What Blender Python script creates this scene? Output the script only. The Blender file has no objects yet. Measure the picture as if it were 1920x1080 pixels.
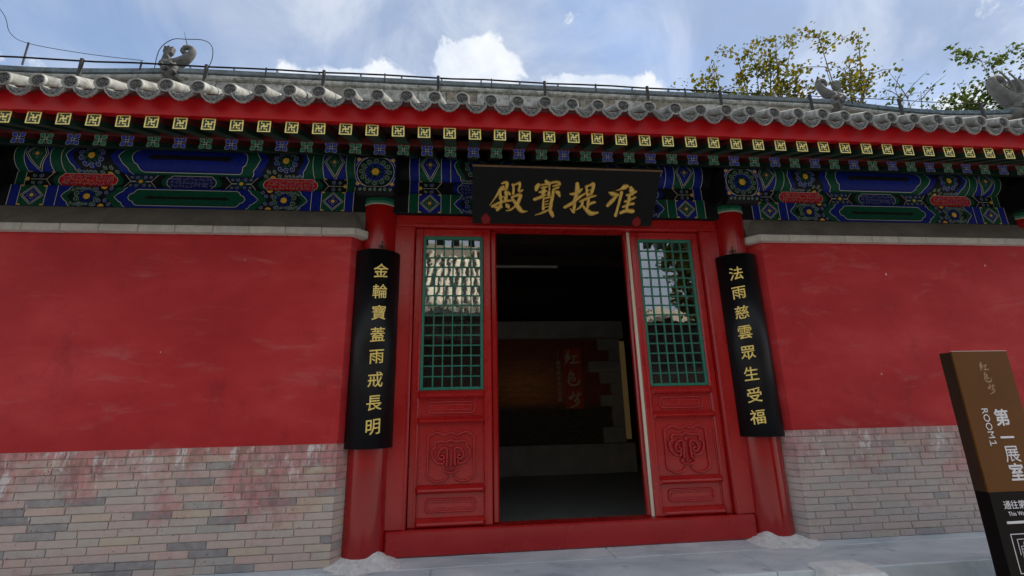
import bpy, bmesh, math, random
from mathutils import Vector, Matrix
from mathutils.geometry import tessellate_polygon
random.seed(7)
R_ = math.radians
scene = bpy.context.scene
COL = scene.collection

# ------------------------------------------------------------------ camera
cam_d = bpy.data.cameras.new('camera')
cam = bpy.data.objects.new('camera', cam_d)
COL.objects.link(cam)
cam_d.sensor_width = 36.0
cam_d.lens = 860.0 / 1920.0 * 36.0
cam_d.clip_start = 0.05
cam_d.clip_end = 2000.0
CR = Vector((0.994981722, -0.097594129, -0.022062610))
CU = Vector((-0.003470529, -0.254030143, 0.967190075))
CF = Vector((0.099996641, 0.962259878, 0.253094052))
cam.matrix_world = Matrix(((CR.x, CU.x, -CF.x, -0.89), (CR.y, CU.y, -CF.y, -4.0), (CR.z, CU.z, -CF.z, 1.08), (0, 0, 0, 1)))
scene.camera = cam

# ------------------------------------------------------------------ sky and sun
SUN_EL, SUN_AZ = R_(50), R_(80)          # azimuth from +y towards +x
world = bpy.data.worlds.new('World')
scene.world = world
world.use_nodes = True
wn, wl = world.node_tree.nodes, world.node_tree.links
wn.clear()
def wnode(t, **k):
    n = wn.new(t)
    for a, b in k.items():
        setattr(n, a, b)
    return n
def wmath(op, a, b=None, c=None, clamp=False):
    n = wnode('ShaderNodeMath', operation=op, use_clamp=clamp)
    for i, v in enumerate((a, b, c)):
        if v is None:
            continue
        if isinstance(v, (int, float)):
            n.inputs[i].default_value = v
        else:
            wl.new(v, n.inputs[i])
    return n.outputs[0]
sky = wnode('ShaderNodeTexSky', sky_type='NISHITA')
sky.sun_disc = False
sky.sun_elevation = SUN_EL
sky.sun_rotation = SUN_AZ
sky.air_density = 1.0
sky.dust_density = 0.3
sky.ozone_density = 2.0
geo = wnode('ShaderNodeTexCoord')
sep = wnode('ShaderNodeSeparateXYZ')
wl.new(geo.outputs['Generated'], sep.inputs[0])
dx, dy, dz = sep.outputs
zz = wmath('MAXIMUM', dz, 0.04)
px = wmath('DIVIDE', dx, zz)
py = wmath('DIVIDE', dy, zz)
comb = wnode('ShaderNodeCombineXYZ')
wl.new(px, comb.inputs[0]); wl.new(py, comb.inputs[1])
def wnoise(scale, detail, rough, off, dist=0.0):
    m = wnode('ShaderNodeMapping')
    m.inputs['Location'].default_value = off
    wl.new(geo.outputs['Generated'], m.inputs['Vector'])
    n = wnode('ShaderNodeTexNoise')
    n.inputs['Scale'].default_value = scale
    n.inputs['Detail'].default_value = detail
    n.inputs['Roughness'].default_value = rough
    n.inputs['Distortion'].default_value = dist
    wl.new(m.outputs[0], n.inputs['Vector'])
    return n.outputs['Fac']
def gauss(cx, cy, sx, sy):
    a = wmath('POWER', wmath('DIVIDE', wmath('SUBTRACT', px, cx), sx), 2.0)
    b = wmath('POWER', wmath('DIVIDE', wmath('SUBTRACT', py, cy), sy), 2.0)
    return wmath('EXPONENT', wmath('MULTIPLY', wmath('ADD', a, b), -1.0))
def wstep(v, lo, hi):
    n = wnode('ShaderNodeMapRange', interpolation_type='SMOOTHSTEP')
    wl.new(v, n.inputs['Value'])
    n.inputs['From Min'].default_value = lo
    n.inputs['From Max'].default_value = hi
    return n.outputs['Result']
veil_n = wnoise(2.6, 6, 0.55, (3.1, 1.7, 0), 0.2)
puff_n = wnoise(9.0, 8, 0.60, (0.4, 2.2, 0), 0.25)
# grey veil of high cloud
veil = wmath('ADD', veil_n, wmath('MULTIPLY', gauss(-0.38, 0.98, 0.42, 0.13), 0.30))
veil = wmath('ADD', veil, wmath('MULTIPLY', gauss(1.15, 0.95, 0.55, 0.14), 0.22))
veil = wmath('SUBTRACT', veil, wmath('MULTIPLY', gauss(-0.95, 1.15, 0.38, 0.2), 0.22))
veil = wmath('SUBTRACT', veil, wmath('MULTIPLY', gauss(0.42, 1.06, 0.20, 0.10), 0.10))
veil_f = wmath('ADD', wmath('MULTIPLY', wstep(veil, 0.20, 0.70), 0.62), 0.32)
# bright heaps low over the roof
heap = gauss(0.00, 1.15, 0.17, 0.09)
heap = wmath('ADD', heap, gauss(0.42, 1.22, 0.22, 0.06))
heap = wmath('ADD', heap, gauss(-0.33, 1.28, 0.26, 0.08))
fill_cover_n = wnoise(2.2, 3, 0.5, (7.3, 4.1, 0), 0.2)
fill_cover = wmath('SUBTRACT', wstep(fill_cover_n, 0.26, 0.46), gauss(0.1, 1.0, 2.6, 0.55), clamp=True)   # bright cloud added out of view to light the facade, thinned over the hall
heap = wmath('ADD', wmath('MULTIPLY', heap, 0.62), wmath('MULTIPLY', fill_cover, 0.62))
heap = wmath('ADD', heap, wmath('MULTIPLY', wmath('SUBTRACT', puff_n, 0.5), 1.5))
heap_f = wmath('MULTIPLY', wstep(heap, 0.27, 0.42), 0.94)
def wmix(f, a, b):
    n = wnode('ShaderNodeMix', data_type='RGBA')
    wl.new(f, n.inputs['Factor'])
    for k, v in ((6, a), (7, b)):
        if isinstance(v, tuple):
            n.inputs[k].default_value = v
        else:
            wl.new(v, n.inputs[k])
    return n.outputs[2]
SKYC = 1.0
streak_n = wnoise(4.2, 7, 0.58, (1.9, 6.4, 0), 0.5)
veil_c = wmix(wstep(streak_n, 0.36, 0.68), (1.65, 2.1, 3.0, 1), (3.1, 3.4, 3.95, 1))
col = wmix(veil_f, sky.outputs[0], veil_c)
shade = wmix(wstep(puff_n, 0.35, 0.72), (3.1, 3.5, 4.2, 1), (4.5, 4.6, 4.7, 1))
col = wmix(heap_f, col, shade)
bg = wnode('ShaderNodeBackground')
bg.inputs['Strength'].default_value = 0.070
wl.new(col, bg.inputs['Color'])
wout = wnode('ShaderNodeOutputWorld')
wl.new(bg.outputs[0], wout.inputs['Surface'])

sun_d = bpy.data.lights.new('sun', 'SUN')
sun_d.energy = 2.3
sun_d.angle = R_(0.6)
sun_d.color = (1.0, 0.93, 0.82)
sun = bpy.data.objects.new('sun', sun_d)
COL.objects.link(sun)
sdir = Vector((math.sin(SUN_AZ) * math.cos(SUN_EL), math.cos(SUN_AZ) * math.cos(SUN_EL), math.sin(SUN_EL)))
sun.rotation_euler = sdir.to_track_quat('Z', 'Y').to_euler()
sun.location = (20, 20, 30)

vs = scene.view_settings
vs.view_transform = 'Standard'
vs.look = 'None'
vs.exposure = 1.68
vs.gamma = 1.0
vs.use_curve_mapping = False

# ------------------------------------------------------------------ materials
MATS = {}
def new_mat(name):
    m = bpy.data.materials.new(name)
    m.use_nodes = True
    return m, m.node_tree.nodes, m.node_tree.links, m.node_tree.nodes['Principled BSDF']
def plain(name, c, rough=0.5, metal=0.0, var=0.0, scale=8.0, bump=0.0, bscale=40.0, spec=0.5, coat=0.0, c2=None, detail=5):
    """base colour with a mottled second tone and a fine relief"""
    m, n, l, p = new_mat(name)
    p.inputs['Base Color'].default_value = (*c, 1)
    p.inputs['Roughness'].default_value = rough
    p.inputs['Metallic'].default_value = metal
    p.inputs['Specular IOR Level'].default_value = spec
    if coat:
        p.inputs['Coat Weight'].default_value = coat
        p.inputs['Coat Roughness'].default_value = 0.14
        p.inputs['Coat IOR'].default_value = 1.5
    tc = n.new('ShaderNodeNewGeometry')
    if var or c2:
        t = n.new('ShaderNodeTexNoise')
        t.inputs['Scale'].default_value = scale
        t.inputs['Detail'].default_value = detail
        t.inputs['Roughness'].default_value = 0.62
        l.new(tc.outputs['Position'], t.inputs['Vector'])
        r = n.new('ShaderNodeValToRGB')
        a, b = r.color_ramp.elements
        a.position, b.position = 0.34, 0.68
        if c2:
            a.color, b.color = (*c, 1), (*c2, 1)
        else:
            a.color = (*[max(0, x * (1 - var)) for x in c], 1)
            b.color = (*[min(1, x * (1 + var)) for x in c], 1)
        l.new(t.outputs['Fac'], r.inputs['Fac'])
        l.new(r.outputs['Color'], p.inputs['Base Color'])
        rr = n.new('ShaderNodeMapRange')
        rr.inputs['To Min'].default_value = max(0.05, rough - 0.10)
        rr.inputs['To Max'].default_value = min(1, rough + 0.14)
        l.new(t.outputs['Fac'], rr.inputs['Value'])
        l.new(rr.outputs[0], p.inputs['Roughness'])
    if bump:
        t2 = n.new('ShaderNodeTexNoise')
        t2.inputs['Scale'].default_value = bscale
        t2.inputs['Detail'].default_value = 6
        l.new(tc.outputs['Position'], t2.inputs['Vector'])
        bp = n.new('ShaderNodeBump')
        bp.inputs['Strength'].default_value = bump
        bp.inputs['Distance'].default_value = 0.01
        l.new(t2.outputs['Fac'], bp.inputs['Height'])
        l.new(bp.outputs[0], p.inputs['Normal'])
    MATS[name] = m
    return m

plain('paint_red', (0.36, 0.006, 0.007), 0.26, scale=3.0, bump=0.04, bscale=30, c2=(0.42, 0.012, 0.011), coat=0.25)
plain('paint_red_gloss', (0.29, 0.004, 0.005), 0.17, scale=2.5, bump=0.02, bscale=25, c2=(0.36, 0.007, 0.006), coat=0.25)
plain('paint_red_board', (0.40, 0.003, 0.008), 0.45, scale=5, c2=(0.48, 0.006, 0.010), bump=0.05, spec=0.3)
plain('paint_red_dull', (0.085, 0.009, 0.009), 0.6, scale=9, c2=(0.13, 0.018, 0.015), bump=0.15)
plain('rafter_green', (0.004, 0.030, 0.016), 0.5, var=0.3, scale=20)
plain('paint_green', (0.008, 0.13, 0.065), 0.42, var=0.2, scale=20)
plain('lattice_green', (0.02, 0.17, 0.115), 0.35, var=0.15, scale=20)
plain('pat_green', (0.004, 0.070, 0.040), 0.55, var=0.25, scale=30, spec=0.15)
plain('pat_blue', (0.006, 0.018, 0.21), 0.55, var=0.25, scale=30, spec=0.15)
plain('pat_indigo', (0.016, 0.020, 0.11), 0.55, var=0.25, scale=30, spec=0.15)
plain('pat_black', (0.010, 0.010, 0.012), 0.55, var=0.3, scale=20, spec=0.15)
plain('pat_white', (0.55, 0.55, 0.47), 0.6)
plain('pat_pale', (0.26, 0.31, 0.27), 0.6)
plain('pat_lilac', (0.15, 0.18, 0.38), 0.6)
plain('pat_red', (0.50, 0.012, 0.018), 0.5, var=0.2, scale=30, spec=0.15)
plain('pat_gold', (0.70, 0.40, 0.05), 0.42, var=0.25, scale=40)
plain('gold_leaf', (0.95, 0.80, 0.25), 0.45, var=0.1, scale=60)
plain('gold_char', (0.62, 0.41, 0.09), 0.36, metal=0.35, var=0.2, scale=50, bump=0.1, bscale=90)
plain('gold_bright', (0.92, 0.70, 0.20), 0.35, metal=0.12, var=0.12, scale=50)
plain('lacquer_black', (0.006, 0.0065, 0.008), 0.40, spec=0.26)
plain('plaque_black', (0.005, 0.0055, 0.0065), 0.50, var=0.3, scale=6, spec=0.15)
plain('wood_brown', (0.12, 0.07, 0.035), 0.7, scale=12, c2=(0.20, 0.12, 0.06), bump=0.2)
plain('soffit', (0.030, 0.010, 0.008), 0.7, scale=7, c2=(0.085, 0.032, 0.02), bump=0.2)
plain('mortar', (0.52, 0.49, 0.43), 0.9, var=0.2, scale=20, bump=0.3)
plain('coping_grey', (0.14, 0.132, 0.118), 0.9, scale=5, c2=(0.22, 0.21, 0.185), bump=0.3, bscale=60)
plain('cornice_stone', (0.42, 0.42, 0.39), 0.85, scale=14, c2=(0.56, 0.55, 0.50), bump=0.3, bscale=70)
plain('column_plaster', (0.88, 0.88, 0.85), 0.9, scale=22, c2=(0.60, 0.63, 0.62), bump=0.7, bscale=55)
plain('step_stone', (0.84, 0.85, 0.82), 0.85, scale=10, c2=(0.66, 0.69, 0.70), bump=0.35, bscale=80)
plain('iron_dark', (0.03, 0.028, 0.028), 0.6, metal=0.3, var=0.3, scale=40)
plain('wire_black', (0.02, 0.02, 0.022), 0.8, spec=0.05)
plain('cream_strip', (0.62, 0.56, 0.44), 0.6)
plain('seal_red', (0.22, 0.010, 0.012), 0.6, spec=0.2)
plain('flower_blue', (0.02, 0.05, 0.48), 0.5)
plain('flower_green', (0.01, 0.22, 0.12), 0.5)
plain('sign_brown', (0.135, 0.052, 0.010), 0.45, var=0.08, scale=4, spec=0.2)
plain('sign_dark', (0.0055, 0.0035, 0.0035), 0.42, var=0.1, scale=4, spec=0.12)
plain('sign_side', (0.030, 0.013, 0.004), 0.5, var=0.1, scale=4)
plain('sign_white', (0.75, 0.75, 0.78), 0.5)
plain('sign_faint', (0.34, 0.20, 0.11), 0.5)
plain('sign_edge', (0.60, 0.50, 0.46), 0.4)
plain('show_grey', (0.42, 0.40, 0.36), 0.8, var=0.15, scale=5)
plain('show_cream', (0.80, 0.62, 0.42), 0.7)
plain('show_red', (0.70, 0.09, 0.05), 0.6, var=0.15, scale=9)
plain('show_back', (0.05, 0.045, 0.04), 0.9)
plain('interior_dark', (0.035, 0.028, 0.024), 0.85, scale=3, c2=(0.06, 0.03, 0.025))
plain('interior_floor', (0.16, 0.17, 0.16), 0.5, scale=6, c2=(0.24, 0.25, 0.24), bump=0.1)
plain('lamp_white', (0.6, 0.6, 0.56), 0.5)
plain('bark', (0.10, 0.075, 0.05), 0.9, scale=20, c2=(0.17, 0.13, 0.09), bump=0.6, bscale=30)
plain('opp_tile', (0.50, 0.44, 0.33), 0.9, scale=5, c2=(0.66, 0.57, 0.42), bump=0.3)
plain('opp_tile_dark', (0.09, 0.088, 0.08), 0.9, scale=5, c2=(0.16, 0.155, 0.14), bump=0.3)
plain('opp_plinth', (0.16, 0.155, 0.145), 0.9)
plain('opp_board', (0.62, 0.50, 0.30), 0.6)

def ramp(n, stops):
    r = n.new('ShaderNodeValToRGB')
    e = r.color_ramp.elements
    e[0].position, e[0].color = stops[0][0], (*stops[0][1], 1)
    e[1].position, e[1].color = stops[-1][0], (*stops[-1][1], 1)
    for p_, c_ in stops[1:-1]:
        k = e.new(p_); k.color = (*c_, 1)
    return r
def noise(n, l, vec, scale, detail=5, rough=0.6, dist=0.0):
    t = n.new('ShaderNodeTexNoise')
    t.inputs['Scale'].default_value = scale
    t.inputs['Detail'].default_value = detail
    t.inputs['Roughness'].default_value = rough
    t.inputs['Distortion'].default_value = dist
    if vec is not None:
        l.new(vec, t.inputs['Vector'])
    return t.outputs['Fac']
def mixc(n, l, f, a, b, mode='MIX'):
    k = n.new('ShaderNodeMix'); k.data_type = 'RGBA'; k.blend_type = mode
    for i, v in ((0, f), (6, a), (7, b)):
        if isinstance(v, (int, float)):
            k.inputs[i].default_value = v
        elif isinstance(v, tuple):
            k.inputs[i].default_value = (*v, 1)
        else:
            l.new(v, k.inputs[i])
    return k.outputs[2]
def mrange(n, l, v, a, b, c=0.0, d=1.0):
    k = n.new('ShaderNodeMapRange'); k.interpolation_type = 'SMOOTHSTEP'
    l.new(v, k.inputs['Value'])
    k.inputs['From Min'].default_value = a; k.inputs['From Max'].default_value = b
    k.inputs['To Min'].default_value = c; k.inputs['To Max'].default_value = d
    return k.outputs[0]
def mth(n, l, op, a, b=0.0):
    k = n.new('ShaderNodeMath'); k.operation = op
    for i, v in enumerate((a, b)):
        if isinstance(v, (int, float)):
            k.inputs[i].default_value = v
        else:
            l.new(v, k.inputs[i])
    return k.outputs[0]
def bump(n, l, p, h, strength, dist=0.01):
    b = n.new('ShaderNodeBump')
    b.inputs['Strength'].default_value = strength
    b.inputs['Distance'].default_value = dist
    l.new(h, b.inputs['Height'])
    l.new(b.outputs[0], p.inputs['Normal'])
def mapped(n, l, vec, scale):
    k = n.new('ShaderNodeMapping')
    k.inputs['Scale'].default_value = scale
    l.new(vec, k.inputs['Vector'])
    return k.outputs[0]

def make_wall_red():
    m, n, l, p = new_mat('wall_red')
    pos = n.new('ShaderNodeNewGeometry').outputs['Position']
    a = noise(n, l, mapped(n, l, pos, (0.8, 1, 1.6)), 1.1, 6, 0.6)
    c = ramp(n, [(0.28, (0.34, 0.010, 0.013)), (0.50, (0.45, 0.020, 0.024)), (0.74, (0.57, 0.050, 0.054))])
    l.new(a, c.inputs['Fac'])
    # chalky wiped smears
    s = noise(n, l, mapped(n, l, pos, (1.0, 1, 3.4)), 1.9, 7, 0.65, 0.6)
    sm = mrange(n, l, s, 0.55, 0.76, 0, 0.42)
    c1 = mixc(n, l, sm, c.outputs['Color'], (0.52, 0.16, 0.15))
    d1 = noise(n, l, mapped(n, l, pos, (1.4, 1, 0.9)), 3.2, 7, 0.7, 0.3)
    c1 = mixc(n, l, mrange(n, l, d1, 0.54, 0.74, 0, 0.38), c1, (0.19, 0.008, 0.010))
    # small chips of paint
    v = n.new('ShaderNodeTexVoronoi'); v.inputs['Scale'].default_value = 4.2
    l.new(mapped(n, l, pos, (1, 1, 0.7)), v.inputs['Vector'])
    chip = mrange(n, l, v.outputs['Distance'], 0.030, 0.042, 1, 0)
    gate = mrange(n, l, noise(n, l, pos, 2.3, 2), 0.52, 0.55)
    c2 = mixc(n, l, mth(n, l, 'MULTIPLY', chip, gate), c1, (0.66, 0.55, 0.50))
    l.new(c2, p.inputs['Base Color'])
    p.inputs['Roughness'].default_value = 0.62
    p.inputs['Specular IOR Level'].default_value = 0.3
    low = mth(n, l, 'MULTIPLY', noise(n, l, pos, 2.6, 3, 0.5), 6.0)
    bump(n, l, p, mth(n, l, 'ADD', low, noise(n, l, pos, 26, 7, 0.65)), 0.22)
    MATS['wall_red'] = m
make_wall_red()

def make_brick(name, grey):
    m, n, l, p = new_mat(name)
    pos = n.new('ShaderNodeNewGeometry').outputs['Position']
    info = n.new('ShaderNodeObjectInfo')
    c = ramp(n, [(0.0, (0.17, 0.16, 0.17)), (0.06, (0.25, 0.24, 0.24)), (0.16, (0.43, 0.40, 0.36)), (0.32, (0.52, 0.44, 0.38)), (0.50, (0.56, 0.43, 0.37)), (0.72, (0.57, 0.40, 0.36)), (0.90, (0.64, 0.43, 0.35)), (1.0, (0.52, 0.48, 0.32))])
    l.new(info.outputs['Random'], c.inputs['Fac'])
    base = mixc(n, l, grey, c.outputs['Color'], (0.40, 0.37, 0.385))
    g = noise(n, l, pos, 16, 6, 0.7)
    c1 = mixc(n, l, mrange(n, l, g, 0.3, 0.75, 0.0, 0.40), base, (0.60, 0.55, 0.51))
    g2 = noise(n, l, pos, 5, 6, 0.7)
    c1 = mixc(n, l, mrange(n, l, g2, 0.52, 0.72, 0.0, 0.35), c1, (0.30, 0.27, 0.25))
    sep_ = n.new('ShaderNodeSeparateXYZ'); l.new(pos, sep_.inputs[0])
    hi = mrange(n, l, sep_.outputs[2], 0.20, 0.80)
    topc = mrange(n, l, sep_.outputs[2], 0.785, 0.80)
    # red limewash splashed and wiped from the wall above
    rs = noise(n, l, mapped(n, l, pos, (1.0, 1, 1.3)), 2.4, 6, 0.62)
    rs = mth(n, l, 'ADD', rs, mth(n, l, 'MULTIPLY', hi, 0.22))
    rs = mth(n, l, 'ADD', rs, mth(n, l, 'MULTIPLY', topc, 0.16))
    fleck = noise(n, l, mapped(n, l, pos, (9, 1, 5)), 4.0, 6, 0.7)
    rs = mth(n, l, 'ADD', rs, mth(n, l, 'MULTIPLY', mth(n, l, 'SUBTRACT', fleck, 0.5), 0.35))
    rf = mrange(n, l, rs, 0.55, 0.80, 0, 0.80 - 0.55 * grey)
    rcol = mixc(n, l, mrange(n, l, noise(n, l, mapped(n, l, pos, (7, 1, 3)), 3.0, 5), 0.40, 0.62), (0.58, 0.21, 0.21), (0.30, 0.10, 0.10))
    c2 = mixc(n, l, rf, c1, rcol)
    # white lime runs and patches
    ws = noise(n, l, mapped(n, l, pos, (7.0, 1, 2.6)), 1.5, 8, 0.74)
    ws = mth(n, l, 'ADD', ws, mth(n, l, 'MULTIPLY', hi, 0.11))
    wf = mrange(n, l, ws, 0.65, 0.76, 0, 0.75)
    c3 = mixc(n, l, wf, c2, (0.78, 0.77, 0.77))
    # pits
    pt = n.new('ShaderNodeTexVoronoi'); pt.inputs['Scale'].default_value = 30
    l.new(pos, pt.inputs['Vector'])
    pf = mrange(n, l, pt.outputs['Distance'], 0.10, 0.16, 1, 0)
    pf = mth(n, l, 'MULTIPLY', pf, mrange(n, l, noise(n, l, pos, 9, 2), 0.52, 0.57))
    c4 = mixc(n, l, pf, c3, (0.08, 0.06, 0.055))
    l.new(c4, p.inputs['Base Color'])
    p.inputs['Roughness'].default_value = 0.88
    bump(n, l, p, noise(n, l, pos, 60, 7, 0.7), 0.5)
    MATS[name] = m
make_brick('brick', 0.12)
make_brick('brick_grey', 0.52)

def make_tile(name, tone, mosscol, white):
    m, n, l, p = new_mat(name)
    pos = n.new('ShaderNodeNewGeometry').outputs['Position']
    info = n.new('ShaderNodeObjectInfo')
    a = noise(n, l, pos, 11, 8, 0.74)
    c = ramp(n, [(0.34, tuple(x * 0.35 for x in tone)), (0.50, tone), (0.62, tuple(min(1, x * white) for x in tone)), (0.80, mosscol)])
    l.new(a, c.inputs['Fac'])
    tint = mixc(n, l, mth(n, l, 'MULTIPLY', info.outputs['Random'], 0.4), c.outputs['Color'], (0.22, 0.22, 0.21))
    l.new(tint, p.inputs['Base Color'])
    p.inputs['Roughness'].default_value = 0.9
    bump(n, l, p, noise(n, l, pos, 55, 7, 0.7), 0.55)
    MATS[name] = m
make_tile('tile_grey', (0.19, 0.195, 0.185), (0.42, 0.44, 0.41), 1.75)
make_tile('tile_rim', (0.30, 0.31, 0.30), (0.52, 0.54, 0.52), 1.4)
make_tile('ridge_cap', (0.10, 0.14, 0.165), (0.34, 0.40, 0.43), 1.5)
make_tile('ridge_stone', (0.33, 0.335, 0.305), (0.62, 0.63, 0.58), 1.6)
make_tile('ornament_stone', (0.085, 0.085, 0.08), (0.20, 0.20, 0.19), 1.4)
make_tile('ridge_panel', (0.21, 0.185, 0.145), (0.48, 0.47, 0.44), 1.5)

def make_relief():
    m, n, l, p = new_mat('tile_relief')
    pos = n.new('ShaderNodeTexCoord').outputs['Object']
    v = n.new('ShaderNodeTexVoronoi'); v.feature = 'DISTANCE_TO_EDGE'; v.inputs['Scale'].default_value = 62
    w = n.new('ShaderNodeTexNoise'); w.inputs['Scale'].default_value = 30
    l.new(pos, w.inputs['Vector'])
    mx = mixc(n, l, 0.25, pos, w.outputs['Color'])
    l.new(pos, v.inputs['Vector'])
    c = ramp(n, [(0.0, (0.22, 0.23, 0.225)), (0.08, (0.10, 0.105, 0.105)), (0.25, (0.035, 0.037, 0.04))])
    l.new(v.outputs['Distance'], c.inputs['Fac'])
    l.new(c.outputs['Color'], p.inputs['Base Color'])
    p.inputs['Roughness'].default_value = 0.9
    b = n.new('ShaderNodeBump'); b.invert = True; b.inputs['Strength'].default_value = 0.8; b.inputs['Distance'].default_value = 0.006
    l.new(v.outputs['Distance'], b.inputs['Height']); l.new(b.outputs[0], p.inputs['Normal'])
    MATS['tile_relief'] = m
make_relief()

def make_stone():
    m, n, l, p = new_mat('platform_stone')
    pos = n.new('ShaderNodeNewGeometry').outputs['Position']
    a = noise(n, l, mapped(n, l, pos, (0.8, 1.6, 1)), 2.0, 8, 0.62, 0.4)
    c = ramp(n, [(0.28, (0.32, 0.38, 0.42)), (0.44, (0.52, 0.58, 0.62)), (0.58, (0.64, 0.69, 0.72)), (0.74, (0.80, 0.82, 0.83))])
    l.new(a, c.inputs['Fac'])
    b_ = noise(n, l, mapped(n, l, pos, (5, 18, 5)), 3.0, 6, 0.7, 0.5)
    c1 = mixc(n, l, mrange(n, l, b_, 0.56, 0.72, 0, 0.55), c.outputs['Color'], (0.56, 0.58, 0.58))
    d_ = noise(n, l, pos, 5.0, 6, 0.65)
    c2 = mixc(n, l, mrange(n, l, d_, 0.60, 0.70, 0, 0.6), c1, (0.26, 0.29, 0.32))
    l.new(c2, p.inputs['Base Color'])
    p.inputs['Roughness'].default_value = 0.75
    bump(n, l, p, noise(n, l, pos, 40, 8, 0.7), 0.35)
    MATS['platform_stone'] = m
make_stone()

def make_paving():
    m, n, l, p = new_mat('court_paving')
    pos = n.new('ShaderNodeNewGeometry').outputs['Position']
    b = n.new('ShaderNodeTexBrick')
    b.inputs['Color1'].default_value = (0.20, 0.195, 0.185, 1); b.inputs['Color2'].default_value = (0.25, 0.24, 0.23, 1)
    b.inputs['Mortar'].default_value = (0.16, 0.155, 0.15, 1)
    b.inputs['Scale'].default_value = 1.0; b.inputs['Mortar Size'].default_value = 0.006
    b.inputs['Brick Width'].default_value = 0.40; b.inputs['Row Height'].default_value = 0.40
    l.new(pos, b.inputs['Vector'])
    c = mixc(n, l, mrange(n, l, noise(n, l, pos, 2.0, 6), 0.3, 0.7, 0, 0.5), b.outputs['Color'], (0.26, 0.25, 0.24))
    l.new(c, p.inputs['Base Color']); p.inputs['Roughness'].default_value = 0.85
    MATS['court_paving'] = m
make_paving()

def make_brickwall_far():
    m, n, l, p = new_mat('brick_far')
    pos = n.new('ShaderNodeNewGeometry').outputs['Position']
    k = n.new('ShaderNodeMapping'); k.inputs['Rotation'].default_value = (R_(90), 0, 0)
    l.new(pos, k.inputs['Vector'])
    b = n.new('ShaderNodeTexBrick')
    b.inputs['Color1'].default_value = (0.44, 0.35, 0.30, 1); b.inputs['Color2'].default_value = (0.32, 0.30, 0.28, 1)
    b.inputs['Mortar'].default_value = (0.44, 0.42, 0.37, 1)
    b.inputs['Scale'].default_value = 1.0; b.inputs['Mortar Size'].default_value = 0.004
    b.inputs['Brick Width'].default_value = 0.26; b.inputs['Row Height'].default_value = 0.0533
    l.new(k.outputs[0], b.inputs['Vector'])
    l.new(b.outputs['Color'], p.inputs['Base Color']); p.inputs['Roughness'].default_value = 0.9
    MATS['brick_far'] = m
make_brickwall_far()

def make_glass():
    m, n, l, p = new_mat('pane_glass')
    n.remove(p)
    out = [x for x in n if x.type == 'OUTPUT_MATERIAL'][0]
    g = n.new('ShaderNodeBsdfGlossy'); g.inputs['Roughness'].default_value = 0.012
    g.inputs['Color'].default_value = (0.95, 0.97, 1.0, 1)
    t = n.new('ShaderNodeBsdfTransparent'); t.inputs['Color'].default_value = (0.80, 0.84, 0.82, 1)
    f = n.new('ShaderNodeFresnel'); f.inputs['IOR'].default_value = 3.2
    info = n.new('ShaderNodeObjectInfo')
    pos = n.new('ShaderNodeTexCoord').outputs['Object']
    ofs = n.new('ShaderNodeVectorMath'); ofs.operation = 'ADD'
    l.new(pos, ofs.inputs[0]); l.new(info.outputs['Location'], ofs.inputs[1])
    h = noise(n, l, ofs.outputs[0], 9, 2, 0.5)
    b = n.new('ShaderNodeBump'); b.inputs['Strength'].default_value = 0.02; b.inputs['Distance'].default_value = 0.02
    l.new(h, b.inputs['Height']); l.new(b.outputs[0], g.inputs['Normal'])
    x = n.new('ShaderNodeMixShader')
    l.new(f.outputs[0], x.inputs[0]); l.new(t.outputs[0], x.inputs[1]); l.new(g.outputs[0], x.inputs[2])
    l.new(x.outputs[0], out.inputs['Surface'])
    MATS['pane_glass'] = m
make_glass()

def make_leaf(name, stops, trans):
    m, n, l, p = new_mat(name)
    out = [x for x in n if x.type == 'OUTPUT_MATERIAL'][0]
    pos = n.new('ShaderNodeNewGeometry').outputs['Position']
    c = ramp(n, stops)
    l.new(noise(n, l, pos, 3.5, 4, 0.8), c.inputs['Fac'])
    l.new(c.outputs['Color'], p.inputs['Base Color'])
    p.inputs['Roughness'].default_value = 0.7
    p.inputs['Specular IOR Level'].default_value = 0.1
    t = n.new('ShaderNodeBsdfTranslucent')
    l.new(mixc(n, l, 1.0, c.outputs['Color'], trans, 'MULTIPLY'), t.inputs['Color'])
    x = n.new('ShaderNodeMixShader'); x.inputs[0].default_value = 0.5
    l.new(p.outputs[0], x.inputs[1]); l.new(t.outputs[0], x.inputs[2]); l.new(x.outputs[0], out.inputs['Surface'])
    MATS[name] = m
make_leaf('leaf_yellow', [(0.30, (0.03, 0.05, 0.010)), (0.44, (0.075, 0.09, 0.012)), (0.55, (0.15, 0.13, 0.013)), (0.66, (0.13, 0.055, 0.012)), (0.76, (0.09, 0.03, 0.01))], (1.0, 1.0, 0.5))
make_leaf('leaf_green', [(0.30, (0.022, 0.042, 0.010)), (0.50, (0.05, 0.08, 0.016)), (0.70, (0.10, 0.115, 0.02))], (1.0, 1.0, 0.6))

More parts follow.
